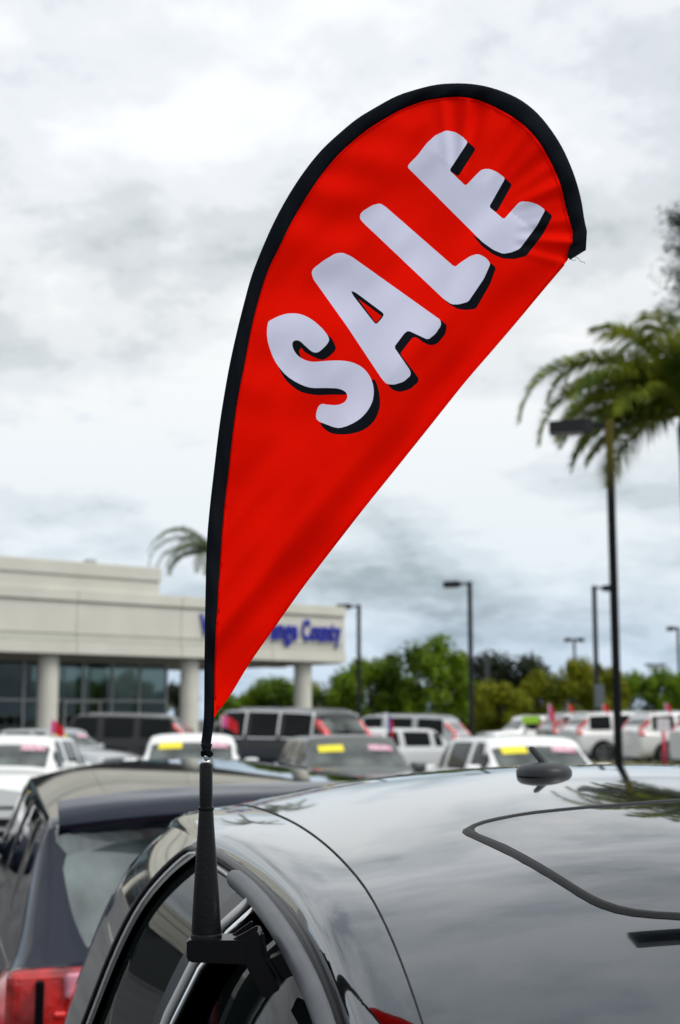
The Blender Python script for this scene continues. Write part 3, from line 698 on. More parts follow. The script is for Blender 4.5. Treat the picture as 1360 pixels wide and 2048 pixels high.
sv = Shape(L=4.8, W=.93, zr=1.76, zb=1.10, zn=.95, zd=1.10, zs=.30, xw0=1.15, xw1=.45, xr1=-1.85, xr0=-2.38, tw=.80, tr=.70)
suv = make_car('suv', sv, paint['black'], suv=True, chrome_dlo=True, rails=True, wr=.37, pillars=[.9, -.12, -1.05, -1.95])
place(suv, *G(535, 33).xy, 142, 'black off-road estate with chrome framed windows and raked red tail lamps', 'parked sport utility vehicles', cat='suv', scale=1.06)
sv2 = suv_l = make_car('suv', sv, paint['white'], suv=True, rails=True, wr=.37, pillars=[.9, -.12, -1.05, -2.0], arch=rubber)
place(sv2, *G(1262, 53).xy, 14, 'white suv showing its tail lamp just left of the tall dark pole', 'parked sport utility vehicles', cat='suv', scale=1.07)
c = copy_tree(sv2); place(c, *G(1388, 50.5).xy, 14, 'white suv with its rear wheel beside the red sign post', 'parked sport utility vehicles', paint['white'], cat='suv', scale=1.07)
c = copy_tree(sv2); place(c, *G(1500, 47.5).xy, 14, 'white suv cut off by the right edge', 'parked sport utility vehicles', paint['white'], cat='suv', scale=1.07)
c = copy_tree(sv2); place(c, *G(1205, 57.5).xy, 14, 'silver suv mostly hidden behind the white suv left of the pole', 'parked sport utility vehicles', paint['silver'], cat='suv', scale=1.07)
c = copy_tree(sv2); place(c, *G(1310, 62).xy, 14, 'silver suv showing between the two right hand white ones', 'parked sport utility vehicles', paint['silver'], cat='suv', scale=1.07)
c = copy_tree(sv2); place(c, *G(1065, 62).xy, 200, 'white suv farthest back with a green sticker', 'parked sport utility vehicles', paint['white'], cat='suv')
c = copy_tree(sv2); place(c, *G(778, 43).xy, 160, 'silver estate seen from the side with its red tail lamp at right', 'parked sport utility vehicles', paint['silver'], cat='suv')
c = copy_tree(sv2); place(c, *G(205, 37).xy, 178, 'black suv in the shade of the canopy behind the white sedans', 'parked sport utility vehicles', paint['black'], cat='suv')
gs = tag(box_obj('green_notice', U(1062, 1440, 60.1), (.75, .02, .3), mat('lime_card', (.35, .65, .03), .6), None, None, .004), 'lime green notice card showing on the farthest parked suv', 'notice')

# red and white sign at right
p = G(1326, 40); t = empty('lot_sign', p, 0, 'white square sign on a red post at the right by the parked suvs', 'sign')
zt_ = U(1326, 1462, 40).z; tube('post', [(0, 0, 0), (0, 0, zt_)], .05, mat('red_post', (.45, .01, .05), .5), t)
box_obj('board', (0, -.02, U(1326, 1450, 40).z), (.36, .03, .36), mat('sign_white', (.75, .7, .72), .5, vary=.15, vscale=9), t, None, .005)
# little flags on cars
def car_flag(px, topy, boty, d, wpx, cols, label):
    a = U(px, topy, d); b = U(px, boty, d); t = empty('car_flag', (a.x, a.y, b.z), 0, label, 'flag', 'small flags on parked cars')
    h = a.z - b.z; tube('staff', [(0, 0, -.05), (0, 0, h)], .008, mat('white_plastic', (.7, .7, .7), .4), t, 6)
    w = wpx / F * d; V = []; n = 10; mm = 6
    for i in range(n + 1):
        for j in range(mm + 1):
            q = i / n; V.append((q * w, .05 * math.sin(q * 7 + j * .4) * q, h - j / mm * h * .62 - q * q * h * .42))
    mi = [min(len(cols) - 1, int(i / n * len(cols))) for i in range(n) for j in range(mm)]
    mesh_obj('cloth', V, grid_faces(n + 1, mm + 1), None, t, True, mats=cols, midx=mi)
redc = mat('flag_red', (.72, .02, .03), .7, trans=.3); pinkc = mat('flag_pink', (.75, .12, .32), .7, trans=.3); whitec = mat('flag_white', (.75, .75, .8), .7, trans=.3); bluec = mat('flag_blue', (.03, .05, .4), .7, trans=.3)
car_flag(101, 1440, 1482, 30, 27, [pinkc, redc, redc], 'small red and pink flag in front of the left column')
car_flag(443, 1430, 1468, 28, 32, [pinkc, redc, redc], 'small red flag right beside the foot of the big flag')
car_flag(770, 1425, 1478, 30, 16, [whitec, bluec, redc], 'small white, blue and red flag between the grey and silver cars')
car_flag(1097, 1407, 1458, 42, 12, [pinkc, redc], 'narrow pink flag left of the white suvs')
car_flag(1137, 1408, 1430, 50, 10, [redc], 'tiny red flag above the silver suv tail')
car_flag(1206, 1408, 1430, 50, 12, [redc], 'tiny red flag above the white suv just left of the tall pole')
car_flag(1330, 1406, 1430, 46, 12, [pinkc, redc], 'tiny pink flag above the white suv by the sign')

# ------------------------------------------------------------------ neighbouring car (left, navy estate)
ns = Shape(L=4.4, W=.84, rake=.0, zr=1.485, zb=1.10, zn=.85, zd=1.10, zs=.26, xw0=1.2, xw1=.5, xr1=-1.92, xr0=-2.16, tw=.80, tr=.735, crown=.03, rg0=.035, rg1=.012)
nb = make_car('estate_car', ns, paint['navy'], suv=True, wr=.32, pillars=[1.0, .1, -.85, -1.68])
NBX, NBY, NBF = -.50, 5.44, 90 + 13.5
place(nb, NBX, NBY, NBF, 'navy estate car seen from its rear corner at the left with red tail lamp', None, cat='car')
# spoiler
hatch_glass = mat('hatch_glass', (0.010, 0.014, 0.014), 0.03, spec=1.0, coat=1.0, vary=.85, vscale=4.5, c2=(0.16, 0.21, 0.205))  # pale mottling in the colour imitates cloud reflections and the interior behind
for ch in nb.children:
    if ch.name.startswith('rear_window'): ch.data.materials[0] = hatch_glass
for ch in list(nb.children):
    if ch.name.startswith('taillight'): bpy.data.objects.remove(ch)
V = []; n = 24
for i in range(n + 1):
    yy = -.64 + 1.28 * i / n; q = abs(yy) / .64
    zc = ns.zre(-1.9) - .006 - .040 * q ** 2.4
    x0 = -1.85; x1 = -2.10 + .10 * q ** 3
    V += [(x0, yy, zc + .012), ((x0 + x1) / 2, yy, zc - .002), (x1, yy, zc - .028), (x1 + .008, yy, zc - .05), (x0 - .1, yy, zc - .085)]
Fc = grid_faces(n + 1, 5)
spo = mesh_obj('spoiler', V, Fc, paint['navy'], nb, True)
for side in (1, -1):
    patch(ns, 'taillight', red_lamp, nb, -ns.L / 2 + .005, -ns.L / 2 + .26, 3.1, 4.9, side, nx=8, nv=6, off=.012)
    box_obj('rear_lamp', (-ns.L / 2 - .012, side * .57, 1.005), (.05, .36, .23), red_lamp, nb, None, .03, 4)
    box_obj('reversing_lens', (-ns.L / 2 - .028, side * .52, 1.085), (.05, .22, .055), mat('pink_lens', (.62, .22, .30), .1, coat=1.0, vary=.5, vscale=20), nb, None, .015, 3)
    box_obj('lamp_divider', (-ns.L / 2 - .034, side * .68, 1.0), (.05, .018, .2), gloss_black, nb, None, .004, 1)
    for kz in range(4): box_obj('reflector', (-ns.L / 2 - .036, side * .53, .93 + kz * .032), (.012, .24, .012), mat('red_reflector', (.9, .05, .04), .2, coat=1.0), nb, None, .004, 1)

# ------------------------------------------------------------------ near car
import numpy.polynomial.polynomial as npp
def dcen(d):
    u = d - .75
    return .152 - .16 * u + .0625 * u * u + (.06 * (d - 1.5) ** 2 if d > 1.5 else 0) + (.55 * (1.2 - d) ** 2 if d < 1.2 else 0)
def dseam(d): return dcen(d) + .040 + .015 * sm((d - 1.2) / .6)
def dopen(d): return dseam(d) + .030
def solve(px, py, fn, off=0.0):
    d = 1.2; t = tan_at(py)
    lo, hi = .56, 2.6
    for _ in range(50):
        d = (lo + hi) / 2
        if fn(d) + off > t * d: lo = d
        else: hi = d
    return U(px, py, d)
def fitline(pix, fn, deg):
    P = [solve(px, py, fn) for px, py in pix]; D = np.array([p.y for p in P]); X = np.array([p.x for p in P])
    return D, X, npp.polyfit(D, X, deg)
Ds, Xs, cs = fitline([(850, 2048), (812, 1950), (760, 1840), (700, 1740), (640, 1680), (580, 1640), (520, 1618)], dseam, 2)
Do, Xo, co = fitline([(679, 2048), (644, 1935), (609, 1873), (565, 1799), (529, 1775), (476, 1740), (432, 1695), (392, 1688)], dopen, 2)
def ext(c, d, lo, hi):
    if d < lo: s_ = npp.polyval(lo, npp.polyder(c)); return float(npp.polyval(lo, c) + (d - lo) * s_ * .6)
    if d > hi: s_ = min(-.12, max(-.22, float(npp.polyval(hi, npp.polyder(c))))); return float(npp.polyval(hi, c) + (d - hi) * s_)
    return float(npp.polyval(d, c))
xseam = lambda d: ext(cs, d, .8, 1.85)
xopen = lambda d: min(ext(co, d, .9, 1.62), xseam(d) - .022)
xcen = lambda d: .38 + .16 * (1.85 - d)
def fall(d):      # 0 on the roof, 1 at belt height: windscreen in front, hatch behind
    if d > 2.06: return clamp((d - 2.06) / .62) ** 1.15
    if d < .55: return clamp((.55 - d) / .80)
    return 0.0
def nsec(d):
    """left half section of the near car: list of (x, drop) from the centre line outwards"""
    xc, xs, xo = xcen(d), xseam(d), xopen(d); hw = xc - xs; dc, ds = dcen(max(.55, min(d, 2.3))), dseam(max(.55, min(d, 2.3))); do = ds + .030; kk = (.62 - do) / .49
    pts = []
    for f in (0, .15, .3, .45, .6, .72, .82, .90, .96, 1.0): pts.append((xc - hw * f, dc + (ds - dc) * f ** 2.4))
    w = xs - xo
    pts += [(xs - w * .25, ds + .0025), (xs - w * .6, ds + .0075), (xs - w * .88, ds + .0155), (xo, do)]
    mu = 1 + .10 * sm((d - 1.25) / .45)
    for (o, dr) in ((-.012, .142), (-.034, .165), (-.058, .20), (-.080, .25), (-.103, .32), (-.126, .40), (-.150, .52), (-.165, .62)): pts.append((xo + o * mu, do + (dr - .13) * kk))
    for (o, dr) in ((-.215, .68), (-.24, .76), (-.25, .88), (-.25, 1.1), (-.235, 1.28), (-.19, 1.38)): pts.append((xo + o, dr))
    f = fall(d)
    if f > 0:
        pts = [((xc + (x - xc) * (1 + .18 * f * (i < 16))) if dr < .62 else x, dr if dr >= .62 else .64 - (.64 - dr) * (1 - f) - (.05 * f * (1 - ((x - xc) / .7) ** 2))) for i, (x, dr) in enumerate(pts)]
    return pts
NS = len(nsec(1.0)); I_SEAM = 9; I_OPEN = 13; I_BELT = 21
def nst(d, side=1):
    e = 0
    nose = clamp((-1.2 - d) / .9) ** 2 * .22; tail = clamp((d - 2.55) / .35) ** 2 * .08
    r = []
    for (x, dr) in nsec(d):
        xx = xcen(d) + (x - xcen(d)) * (1 - nose * .5 - tail)
        if side < 0: xx = 2 * xcen(d) - xx
        r.append(Vector((xx, d, H - dr - (nose * .8 if dr < .9 else 0))))
    return r
near = empty('near_car', (xcen(1), 1.0, 0), 0, 'dark glossy grey car filling the lower right, carrying the big red flag', 'car')
NO = Vector(near.location)
def nmesh(name, d0, d1, i0, i1, m, side=1, n=60, off=0.0, both=False, dl=None, sub=3):
    V = []; cols = 0
    for k in range(n + 1):
        rowk = []
        for sd_ in ((1, -1) if both else (side,)):
            # per column depth may vary: dl(t, k/n)
            row = nst(d0 + (d1 - d0) * k / n, sd_)[i0:i1 + 1]
            if dl:
                row = [nst(dl(j / (i1 - i0), k / n), sd_)[i0 + j] for j in range(i1 - i0 + 1)]
            row = catmull(row, sub * (len(row) - 1)) if sub > 1 else row
            rowk.append(row)
        if both: rw = list(reversed(rowk[0])) + rowk[1][1:]
        else: rw = rowk[0]
        cols = len(rw); V += [v - NO for v in rw]
    o = mesh_obj(name, V, grid_faces(n + 1, cols), m, near, True)
    bmm = bmesh.new(); bmm.from_mesh(o.data); bmesh.ops.recalc_face_normals(bmm, faces=bmm.faces)
    cc = sum(f.normal.z * f.calc_area() + (0 if both else -side * f.normal.x * f.calc_area()) for f in bmm.faces)
    if cc < 0: bmesh.ops.reverse_faces(bmm, faces=bmm.faces)
    if off:
        bmm.normal_update()
        for v in bmm.verts: v.co += v.normal * off
    bmm.to_mesh(o.data); bmm.free(); return o
CH = paint['charcoal']
nmesh('roof', .55, 2.06, 0, I_SEAM, CH, both=True, n=90)
nmesh('bonnet', -1.9, -.25, 0, I_SEAM, CH, both=True, n=20)
nmesh('windshield', -.25, .55, 0, I_SEAM, glass_dk, both=True, n=14)
nmesh('rear_window', 2.06, 2.6, 0, I_SEAM - 1, glass_dk, both=True, n=16)
nmesh('tailgate', 2.6, 2.9, 0, I_BELT, CH, both=True, n=8)
for side in (1, -1):
    nmesh('roof_side_rail', -1.9, 2.6, I_SEAM, I_OPEN, CH, side, n=110)
    # rear pillar behind a raked window edge
    rear_edge = lambda t: 1.67 + .10 * t
    nmesh('rear_pillar', 0, 1, I_OPEN, I_BELT, CH, side, n=16, dl=lambda t, k: rear_edge(t) + (2.6 - rear_edge(t)) * k)
    bp = lambda t: 1.33 + .05 * t
    nmesh('side_window', 0, 1, I_OPEN, I_BELT, glass_near, side, n=16, dl=lambda t, k: bp(t) + .03 + (rear_edge(t) - .05 - bp(t) - .03) * k, off=-.004)
    nmesh('side_window', 0, 1, I_OPEN, I_BELT, glass_near, side, n=24, dl=lambda t, k: -.1 + .65 * (1 - t) + (bp(t) - .03 + .1 - .65 * (1 - t)) * k, off=-.030)
    nmesh('rear_window_frame', 0, 1, I_OPEN, I_BELT, gloss_black, side, n=3, dl=lambda t, k: rear_edge(t) - .075 + .08 * k, off=.004)
    nmesh('centre_pillar', 0, 1, I_OPEN, I_BELT, gloss_black, side, n=3, dl=lambda t, k: bp(t) - .035 + .07 * k, off=.002)
    nmesh('front_pillar', 0, 1, I_OPEN, I_BELT, CH, side, n=6, dl=lambda t, k: -.6 + (-.1 + .65 * (1 - t) + .6) * k)
    nmesh('door_panel', -1.9, 2.9, I_BELT, NS - 1, CH, side, n=80)
    # roof seam groove, a thin dark strip
    sp_ = [nst(.56 + 1.48 * i / 60, side)[I_SEAM] + Vector((0, 0, .0008)) - NO for i in range(61)]
    tube('roof_seam', sp_, .0007, rubber, near, 6)
    fr_pts = [nst(.50 + 1.12 * i / 60, side)[I_OPEN] + Vector((-.002 * side, 0, -.003)) - NO for i in range(61)]
    fr_pts += [nst(1.64, side)[I_OPEN].lerp(nst(1.64, side)[I_OPEN + 1], .6) - NO] + [nst(1.65 + .012 * j, side)[I_OPEN + j] + Vector((-.003 * side, 0, .002)) - NO for j in range(1, 9)]
    fr_pts = fr_pts[:54] + catmull(fr_pts[54:], 60)
    tube('door_frame', fr_pts, [.0062] * len(fr_pts), gloss_black, near, 10)
    fr_in = [nst(1.33 + .27 * i / 14, side)[I_OPEN].lerp(nst(1.33 + .27 * i / 14, side)[I_OPEN + 1], .85) - NO for i in range(15)] + [nst(1.625 + .012 * j, side)[I_OPEN + j] + Vector((-.004 * side, 0, .002)) - NO for j in range(1, 9)]
    tube('window_trim', catmull(fr_in, 80), .0022, frame_al, near, 6)
# big limb of the window frame (rear end of the opening) on the visible side
limb = [nst(1.93 + .10 * i / 16, 1)[I_OPEN].lerp(nst(2.05, 1)[I_BELT], 0) for i in range(0)]
cb_ = nst(2.62, 1); 
# centre pillar bright edge strip
cp = [nst(1.295 + .05 * j / 8, 1)[I_OPEN + j] + Vector((-.006, 0, .003)) - NO for j in range(1, 9)]
tube('pillar_trim', cp, .0045, frame_al, near, 8)
cp = [nst(1.27 + .05 * j / 8, 1)[I_OPEN + j] + Vector((-.005, 0, .002)) - NO for j in range(1, 9)]
tube('pillar_trim', cp, .003, chrome, near, 8)
# underbody and end caps
o = mesh_obj('underbody', [v - NO for d in (-1.9, 2.9) for v in (nst(d, 1)[-1], nst(d, -1)[-1])], [(0, 1, 3, 2)], rubber, near)
for d in (-1.9, 2.9):
    row = nst(d, 1) + list(reversed(nst(d, -1)))[:-1]
    mesh_obj('bumper', [v - NO for v in row], [tuple(range(len(row)))[::(1 if d > 0 else -1)]], CH, near)
for (d, sdx) in ((-1.1, 1), (-1.1, -1), (2.15, 1), (2.15, -1)):
    pp = nst(d, sdx)[-3]
    w = make_wheel(near, 0, 0, .31, 1); w.location = Vector((pp.x - .01 * sdx, d, .31)) - NO; w.rotation_euler = (0, 0, R(90) if sdx > 0 else R(-90))
# grey rubber seal along the front door opening
seal = [(466, 1754), (492, 1775), (522, 1806), (550, 1843), (577, 1884), (600, 1926), (621, 1966), (640, 2010), (655, 2052), (672, 2110), (688, 2180)]
sl_pts = [solve(px, py, dopen, .006) - NO for px, py in seal]
sl_pts = catmull(sl_pts, 60)
sr = [.0092] * len(sl_pts); sr[0] = .004; sr[1] = .008
tube('door_seal', sl_pts, sr, rubber_grey, near, 14)

# sunroof
def on_roof(px, py):
    lo, hi = .56, 1.95
    for _ in range(50):
        d = (lo + hi) / 2; p = U(px, py, d); 
        xc, xs = xcen(d), xseam(d); f = min(1, abs(p.x - xc) / (xc - xs)); z = H - (dcen(d) + (dseam(d) - dcen(d)) * f ** 2.4)
        if p.z > z: lo = d
        else: hi = d
    return U(px, py, lo)
outer = [(1360, 1599), (1290, 1604), (1228, 1610), (1170, 1614), (1117, 1619), (1070, 1624), (1025, 1631), (990, 1637), (962, 1644), (940, 1652), (926, 1660), (924, 1665), (932, 1671), (965, 1686), (1007, 1706), (1045, 1726), (1080, 1746), (1118, 1769), (1154, 1792), (1180, 1807), (1200, 1816), (1230, 1826), (1264, 1833), (1310, 1837), (1360, 1840)]
inner = [(1360, 1606), (1290, 1611), (1228, 1616), (1170, 1620), (1117, 1625), (1070, 1630), (1030, 1636), (998, 1643), (972, 1649), (955, 1655), (949, 1660), (950, 1665), (958, 1670), (978, 1678), (1012, 1692), (1050, 1712), (1085, 1732), (1124, 1756), (1160, 1779), (1186, 1794), (1208, 1804), (1240, 1815), (1272, 1822), (1315, 1827), (1360, 1829)]
def roofz(p):
    xc, xs = xcen(p.y), xseam(p.y); f = min(1, abs(p.x - xc) / (xc - xs)); return H - (dcen(p.y) + (dseam(p.y) - dcen(p.y)) * f ** 2.4)
def close_right(pts, inset=0.0):
    P = [on_roof(*q) for q in pts]
    # mirror about the centre line to finish the panel outside the frame
    Mi = []
    for p in P[1:]:
        if p.x < xcen(p.y) - .02:
            q = Vector((2 * xcen(p.y) - p.x, p.y + .0, 0)); q.z = roofz(q); Mi.append(q)
    return P, Mi
Po, Mo = close_right(outer); Pi, Mi_ = close_right(inner)
far_o, near_o = Po[0], Po[-1]
LO = Po + list(reversed([m for m in Mo])); LI = Pi + list(reversed([m for m in Mi_]))
nn = min(len(LO), len(LI)); LO, LI = LO[:nn], LI[:nn]
up = lambda v, h: Vector((v.x, v.y, v.z + h)) - NO
V = [up(v, .0004) for v in LO] + [up(a.lerp(b, .35), .0022) for a, b in zip(LO, LI)] + [up(a.lerp(b, .8), .0022) for a, b in zip(LO, LI)] + [up(v, .0006) for v in LI]
Fc = [(r * nn + i, r * nn + (i + 1) % nn, (r + 1) * nn + (i + 1) % nn, (r + 1) * nn + i) for r in range(3) for i in range(nn)]
mesh_obj('sunroof_seal', V, Fc, rubber, near, True)
# glass panel: cdt grid that follows the roof
cxm = sum((v.x for v in LI)) / nn; cym = sum((v.y for v in LI)) / nn
pts2 = [Vector((v.x, v.y)) for v in LI]; edges = [(i, (i + 1) % nn) for i in range(nn)]
xmin, xmax = min(p.x for p in pts2), max(p.x for p in pts2); ymin, ymax = min(p.y for p in pts2), max(p.y for p in pts2)
allp = list(pts2); gs_ = .02
yy = ymin
while yy < ymax:
    xx = xmin
    while xx < xmax: allp.append(Vector((xx, yy))); xx += gs_
    yy += gs_
r_ = delaunay_2d_cdt(allp, edges, [], 1, 1e-5)
V = [Vector((v.x, v.y, 0)) for v in r_[0]]
for v in V: v.z = roofz(v) + .0012
mesh_obj('sunroof_glass', [v - NO for v in V], [tuple(f) for f in r_[2]], mat('sunroof_glass', (.028, .032, .036), .02, spec=.7, coat=.6), near, True)

# roof antenna
ap = on_roof(1088, 1548); an = bpy.data.objects.new('antenna', None); C.objects.link(an); an.parent = near; an.location = ap - NO + Vector((0, 0, -.002))
k_ = ap.y / F
V = []; prof = [(1.0, 0), (1.0, .012), (.92, .02), (.7, .027), (.35, .030), (.01, .031)]
for (r, z) in prof:
    for k in range(28): a = 2 * math.pi * k / 28; V.append((.032 * r * math.cos(a), .045 * r * math.sin(a), z * .5))
Fc = [(i * 28 + k, i * 28 + (k + 1) % 28, (i + 1) * 28 + (k + 1) % 28, (i + 1) * 28 + k) for i in range(5) for k in range(28)]
mesh_obj('antenna_base', V, Fc, mat('antenna_grey', (.02, .022, .025), .45, spec=.3), an, True)
tube('antenna_mast', [(.005, .0, .008), (0, .006, .016), (-.011, .016, .030), (-.013, .018, .0325)], [.0055, .0046, .0038, .002], mat('antenna_grey', (0, 0, 0)), an, 12)

# ------------------------------------------------------------------ THE FLAG
FD = 1.15; SF = FD / 1.3
flag = empty('sale_flag', U(411, 1900, FD), 0, 'tall red teardrop flag with SALE in white letters on a black window mount', 'flag')
FO = Vector(flag.location)
Z = lambda pts: [(400 + x / 1.7, 140 + y / 1.7) for x, y in pts]
outer_f = [(402, 1486), (406, 1455), (408, 1420), (409, 1300), (411, 1180), (414, 1080), (420, 1010), (428, 940), (436, 872), (444, 816), (458, 735), (473.5, 664), (488, 606), (503, 552), (523, 500), (547, 446), (575, 394), (606, 346), (642, 301), (682, 263.5), (716, 236), (753, 213.5), (793, 192), (835, 178), (874, 169), (912, 166.5), (945, 168), (976, 173.5), (1006, 183), (1035, 196), (1060, 213), (1082, 234), (1104, 262), (1123.5, 293), (1140, 328), (1153, 363.5), (1163, 402), (1169, 440), (1173.5, 460), (1173, 480), (1171, 501)]
inner_f = [(420, 1500), (425, 1465), (428, 1430), (430, 1300), (436, 1190), (442, 1100), (448, 1020), (457.6, 940), (464, 880), (470.6, 828), (479, 778), (488, 734), (503, 655), (520.6, 587), (538, 536), (559, 493), (582, 446), (606, 404.7), (641, 352), (667, 320), (694, 293), (728, 264), (765, 240), (794, 223), (823.5, 210.6), (852, 201), (882, 196), (905, 194), (929, 194.7), (960, 201), (988, 213.5), (1012, 226), (1035, 240), (1057, 259), (1076, 281), (1096, 313), (1112, 346), (1124, 380), (1132, 416.5), (1141, 448), (1146, 475), (1138, 514)]
tip_o = (1172, 500)
NB = 150
OF = resample([(x, y, 0) for x, y in outer_f], NB); IF = resample([(x, y, 0) for x, y in inner_f], NB)
edge_free = [(1138, 514), (1134, 522), (1085, 580), (1035, 640), (982, 702), (929, 763.5), (860, 850), (788, 940), (730, 1012), (677, 1080), (640, 1128), (602, 1178), (551, 1250), (520, 1294), (494, 1332), (463, 1384), (445, 1410), (430, 1432)]
edir = Vector((430 - 1138, 1432 - 514)).normalized(); enrm = Vector((edir.y, -edir.x))   # enrm points to the upper left? sign fixed below
if enrm.dot(Vector((-1, -1))) < 0: enrm = -enrm
E0 = Vector((1138, 514))
def bend(px, py):
    """cloth relief in metres away from the camera"""
    q = Vector((px, py)) - E0; a = q.dot(edir); b = q.dot(enrm)    # a: down the free edge (0..1160), b: distance from it
    env = math.sin(math.pi * clamp(a / 1160)) ** .7
    nn_ = noise.noise(Vector((a / 420, b / 160, 3.3)))
    w = .0085 * env * math.exp(-((b - 36) / 30) ** 2) * (1 + .3 * math.sin(a / 140))
    w -= .0135 * env * math.exp(-((b - 118 - 22 * math.sin(a / 190)) / 58) ** 2)
    w += .006 * env * math.exp(-((b - 290 - 40 * math.sin(a / 170)) / 60) ** 2)
    w += .006 * nn_ + .0030 * noise.noise(Vector((a / 130, b / 48, 1.7)))
    # gathers that run in from the sleeve over the head of the flag
    cx0, cy0 = 905, 470
    dx, dy = px - cx0, py - cy0; ang = math.atan2(-dy, dx); rad = math.hypot(dx, dy)
    rim = clamp((rad - 120) / 150)
    if -.5 < ang < 1.9:
        w += .0021 * rim * (math.sin(ang * 21 + 2.2 * math.sin(ang * 4)) + .6 * math.sin(ang * 37 + 1)) * sm((ang + .5) / .4) * sm((1.9 - ang) / .5)
    if ang > 1.4 or ang < -2.2:
        s_ = math.hypot(px - 430, py - 1432)
        w += .0010 * math.sin(s_ / 19 + 2 * math.sin(s_ / 90)) * math.exp(-clamp((px - 430 - (1432 - py) * .30) / 220, 0, 9) * 2.0) * rim * (sm((ang - 1.4) / .6) if ang > 0 else sm((-2.2 - ang) / .6))
    # long pulls near the foot
    foot = clamp(1 - (1432 - py) / 560)
    w += .0028 * foot * math.sin(b / 9.5 + 1.0) * clamp((1432 - py) / 160)
    return w * SF * 1.3
def FP(px, py, off=0.0): return U(px, py, FD + bend(px, py) + off) - FO
def chaikin(pts, it=1):
    for _ in range(it):
        o = []
        for i in range(len(pts)):
            a, b = Vector(pts[i]), Vector(pts[(i + 1) % len(pts)])
            if (b - a).length < 5: o.append(tuple(a)); continue
            t = min(.25, 3 / (b - a).length); o += [tuple(a.lerp(b, t)), tuple(a.lerp(b, 1 - t))]
        pts = o
    return pts
E_w = Z([(705, 330), (712, 318), (740, 290), (770, 250), (800, 222), (838, 205), (870, 212), (893, 227), (911, 245), (848, 341), (903, 394), (950, 345), (962, 337), (985, 336), (1010, 347), (1038, 368), (983, 465), (1033, 508), (1080, 455), (1092, 447), (1120, 448), (1150, 458), (1174, 476), (1145, 530), (1087, 608), (1060, 620), (1030, 625), (998, 612), (960, 585), (830, 455)])
E_k = [Z([(909, 243), (938, 268), (878, 362), (846, 341)]), Z([(1036, 366), (1061, 390), (1008, 484), (981, 465)]), Z([(1172, 474), (1199, 496), (1165, 560), (1110, 632), (1070, 643), (1030, 641), (998, 628), (960, 600), (925, 560), (960, 580), (1030, 612), (1080, 600)])]
L_w = Z([(543, 495), (550, 482), (585, 460), (612, 453), (630, 464), (860, 665), (866, 671), (885, 655), (920, 632), (945, 625), (972, 638), (988, 658), (965, 710), (912, 788), (880, 797), (855, 797), (828, 778), (560, 524), (546, 510)])
L_k = [Z([(986, 654), (1007, 672), (985, 730), (938, 812), (905, 816), (875, 812), (845, 795), (800, 750), (850, 780), (905, 780)])]
A_w = Z([(379, 690), (385, 675), (420, 648), (460, 624), (485, 621), (515, 634), (818, 850), (820, 868), (800, 898), (775, 917), (745, 903), (708, 886), (695, 895), (660, 942), (715, 1022), (717, 1038), (692, 1060), (660, 1070), (635, 1068), (618, 1050), (500, 872), (386, 712)])
A_hole = Z([(513, 750), (530, 757), (625, 828), (622, 840), (599, 866), (585, 850), (520, 766)])
A_red = Z([(538, 778), (618, 837), (600, 860), (592, 852)])
A_k = [Z([(816, 848), (840, 868), (834, 898), (808, 930), (785, 937), (760, 927), (735, 908), (722, 910), (680, 965), (743, 1047), (743, 1060), (715, 1085), (680, 1095), (655, 1088), (633, 1065), (700, 1040), (650, 940), (700, 880), (780, 905)])]
S_w = Z([(231, 860), (245, 848), (270, 836), (300, 828), (335, 829), (368, 841), (400, 864), (425, 890), (438, 912), (436, 926), (420, 945), (400, 960), (380, 957), (358, 938), (338, 921), (322, 920), (314, 930), (318, 950), (332, 970), (355, 985), (385, 992), (430, 989), (480, 988), (520, 995), (555, 1014), (578, 1043), (590, 1080), (588, 1120), (572, 1155), (545, 1185), (510, 1206), (470, 1217), (430, 1205), (397, 1188), (398, 1155), (412, 1136), (435, 1138), (465, 1139), (490, 1130), (501, 1112), (494, 1094), (468, 1083), (420, 1081), (375, 1080), (330, 1063), (290, 1035), (258, 995), (238, 950), (228, 905)])
S_k = [Z([(314, 918), (345, 925), (358, 945), (345, 945), (337, 958), (345, 982), (325, 968), (312, 940)]), Z([(436, 904), (460, 938), (456, 958), (430, 980), (412, 985), (385, 975), (352, 955), (350, 935), (400, 950)]), Z([(268, 1005), (285, 1045), (310, 1072), (345, 1095), (395, 1105), (450, 1104), (500, 1103), (500, 1090), (420, 1070), (330, 1050)]), Z([(585, 1055), (601, 1068), (611, 1110), (610, 1150), (592, 1193), (555, 1224), (505, 1238), (455, 1237), (425, 1222), (412, 1198), (480, 1200), (560, 1150)])]
whites = [chaikin(E_w), chaikin(L_w), chaikin(A_w), catmull([(x, y, 0) for x, y in S_w], len(S_w) * 3, True)]
whites[3] = [(v.x, v.y) for v in whites[3]]
blacks = [chaikin(p) for p in E_k + L_k + A_k] + [chaikin(A_hole)] + [[(v.x, v.y) for v in catmull([(x, y, 0) for x, y in p], len(p) * 3, True)] for p in S_k]
reds = [A_red]
EFr = resample([(x, y, 0) for x, y in edge_free], 120)
cloth_outline = [(v.x - 6 * 0, v.y) for v in IF if v.y < 1436] ; cloth_outline = [(v.x, v.y) for v in IF[10:]] + [(v.x, v.y) for v in EFr[1:]]
i0 = min(range(NB), key=lambda i: abs(IF[i].y - 1432) + abs(IF[i].x - 428)); cloth_outline = [(v.x, v.y) for v in IF[i0:]] + [(v.x, v.y) for v in EFr[1:]]
pts = []; edges = []
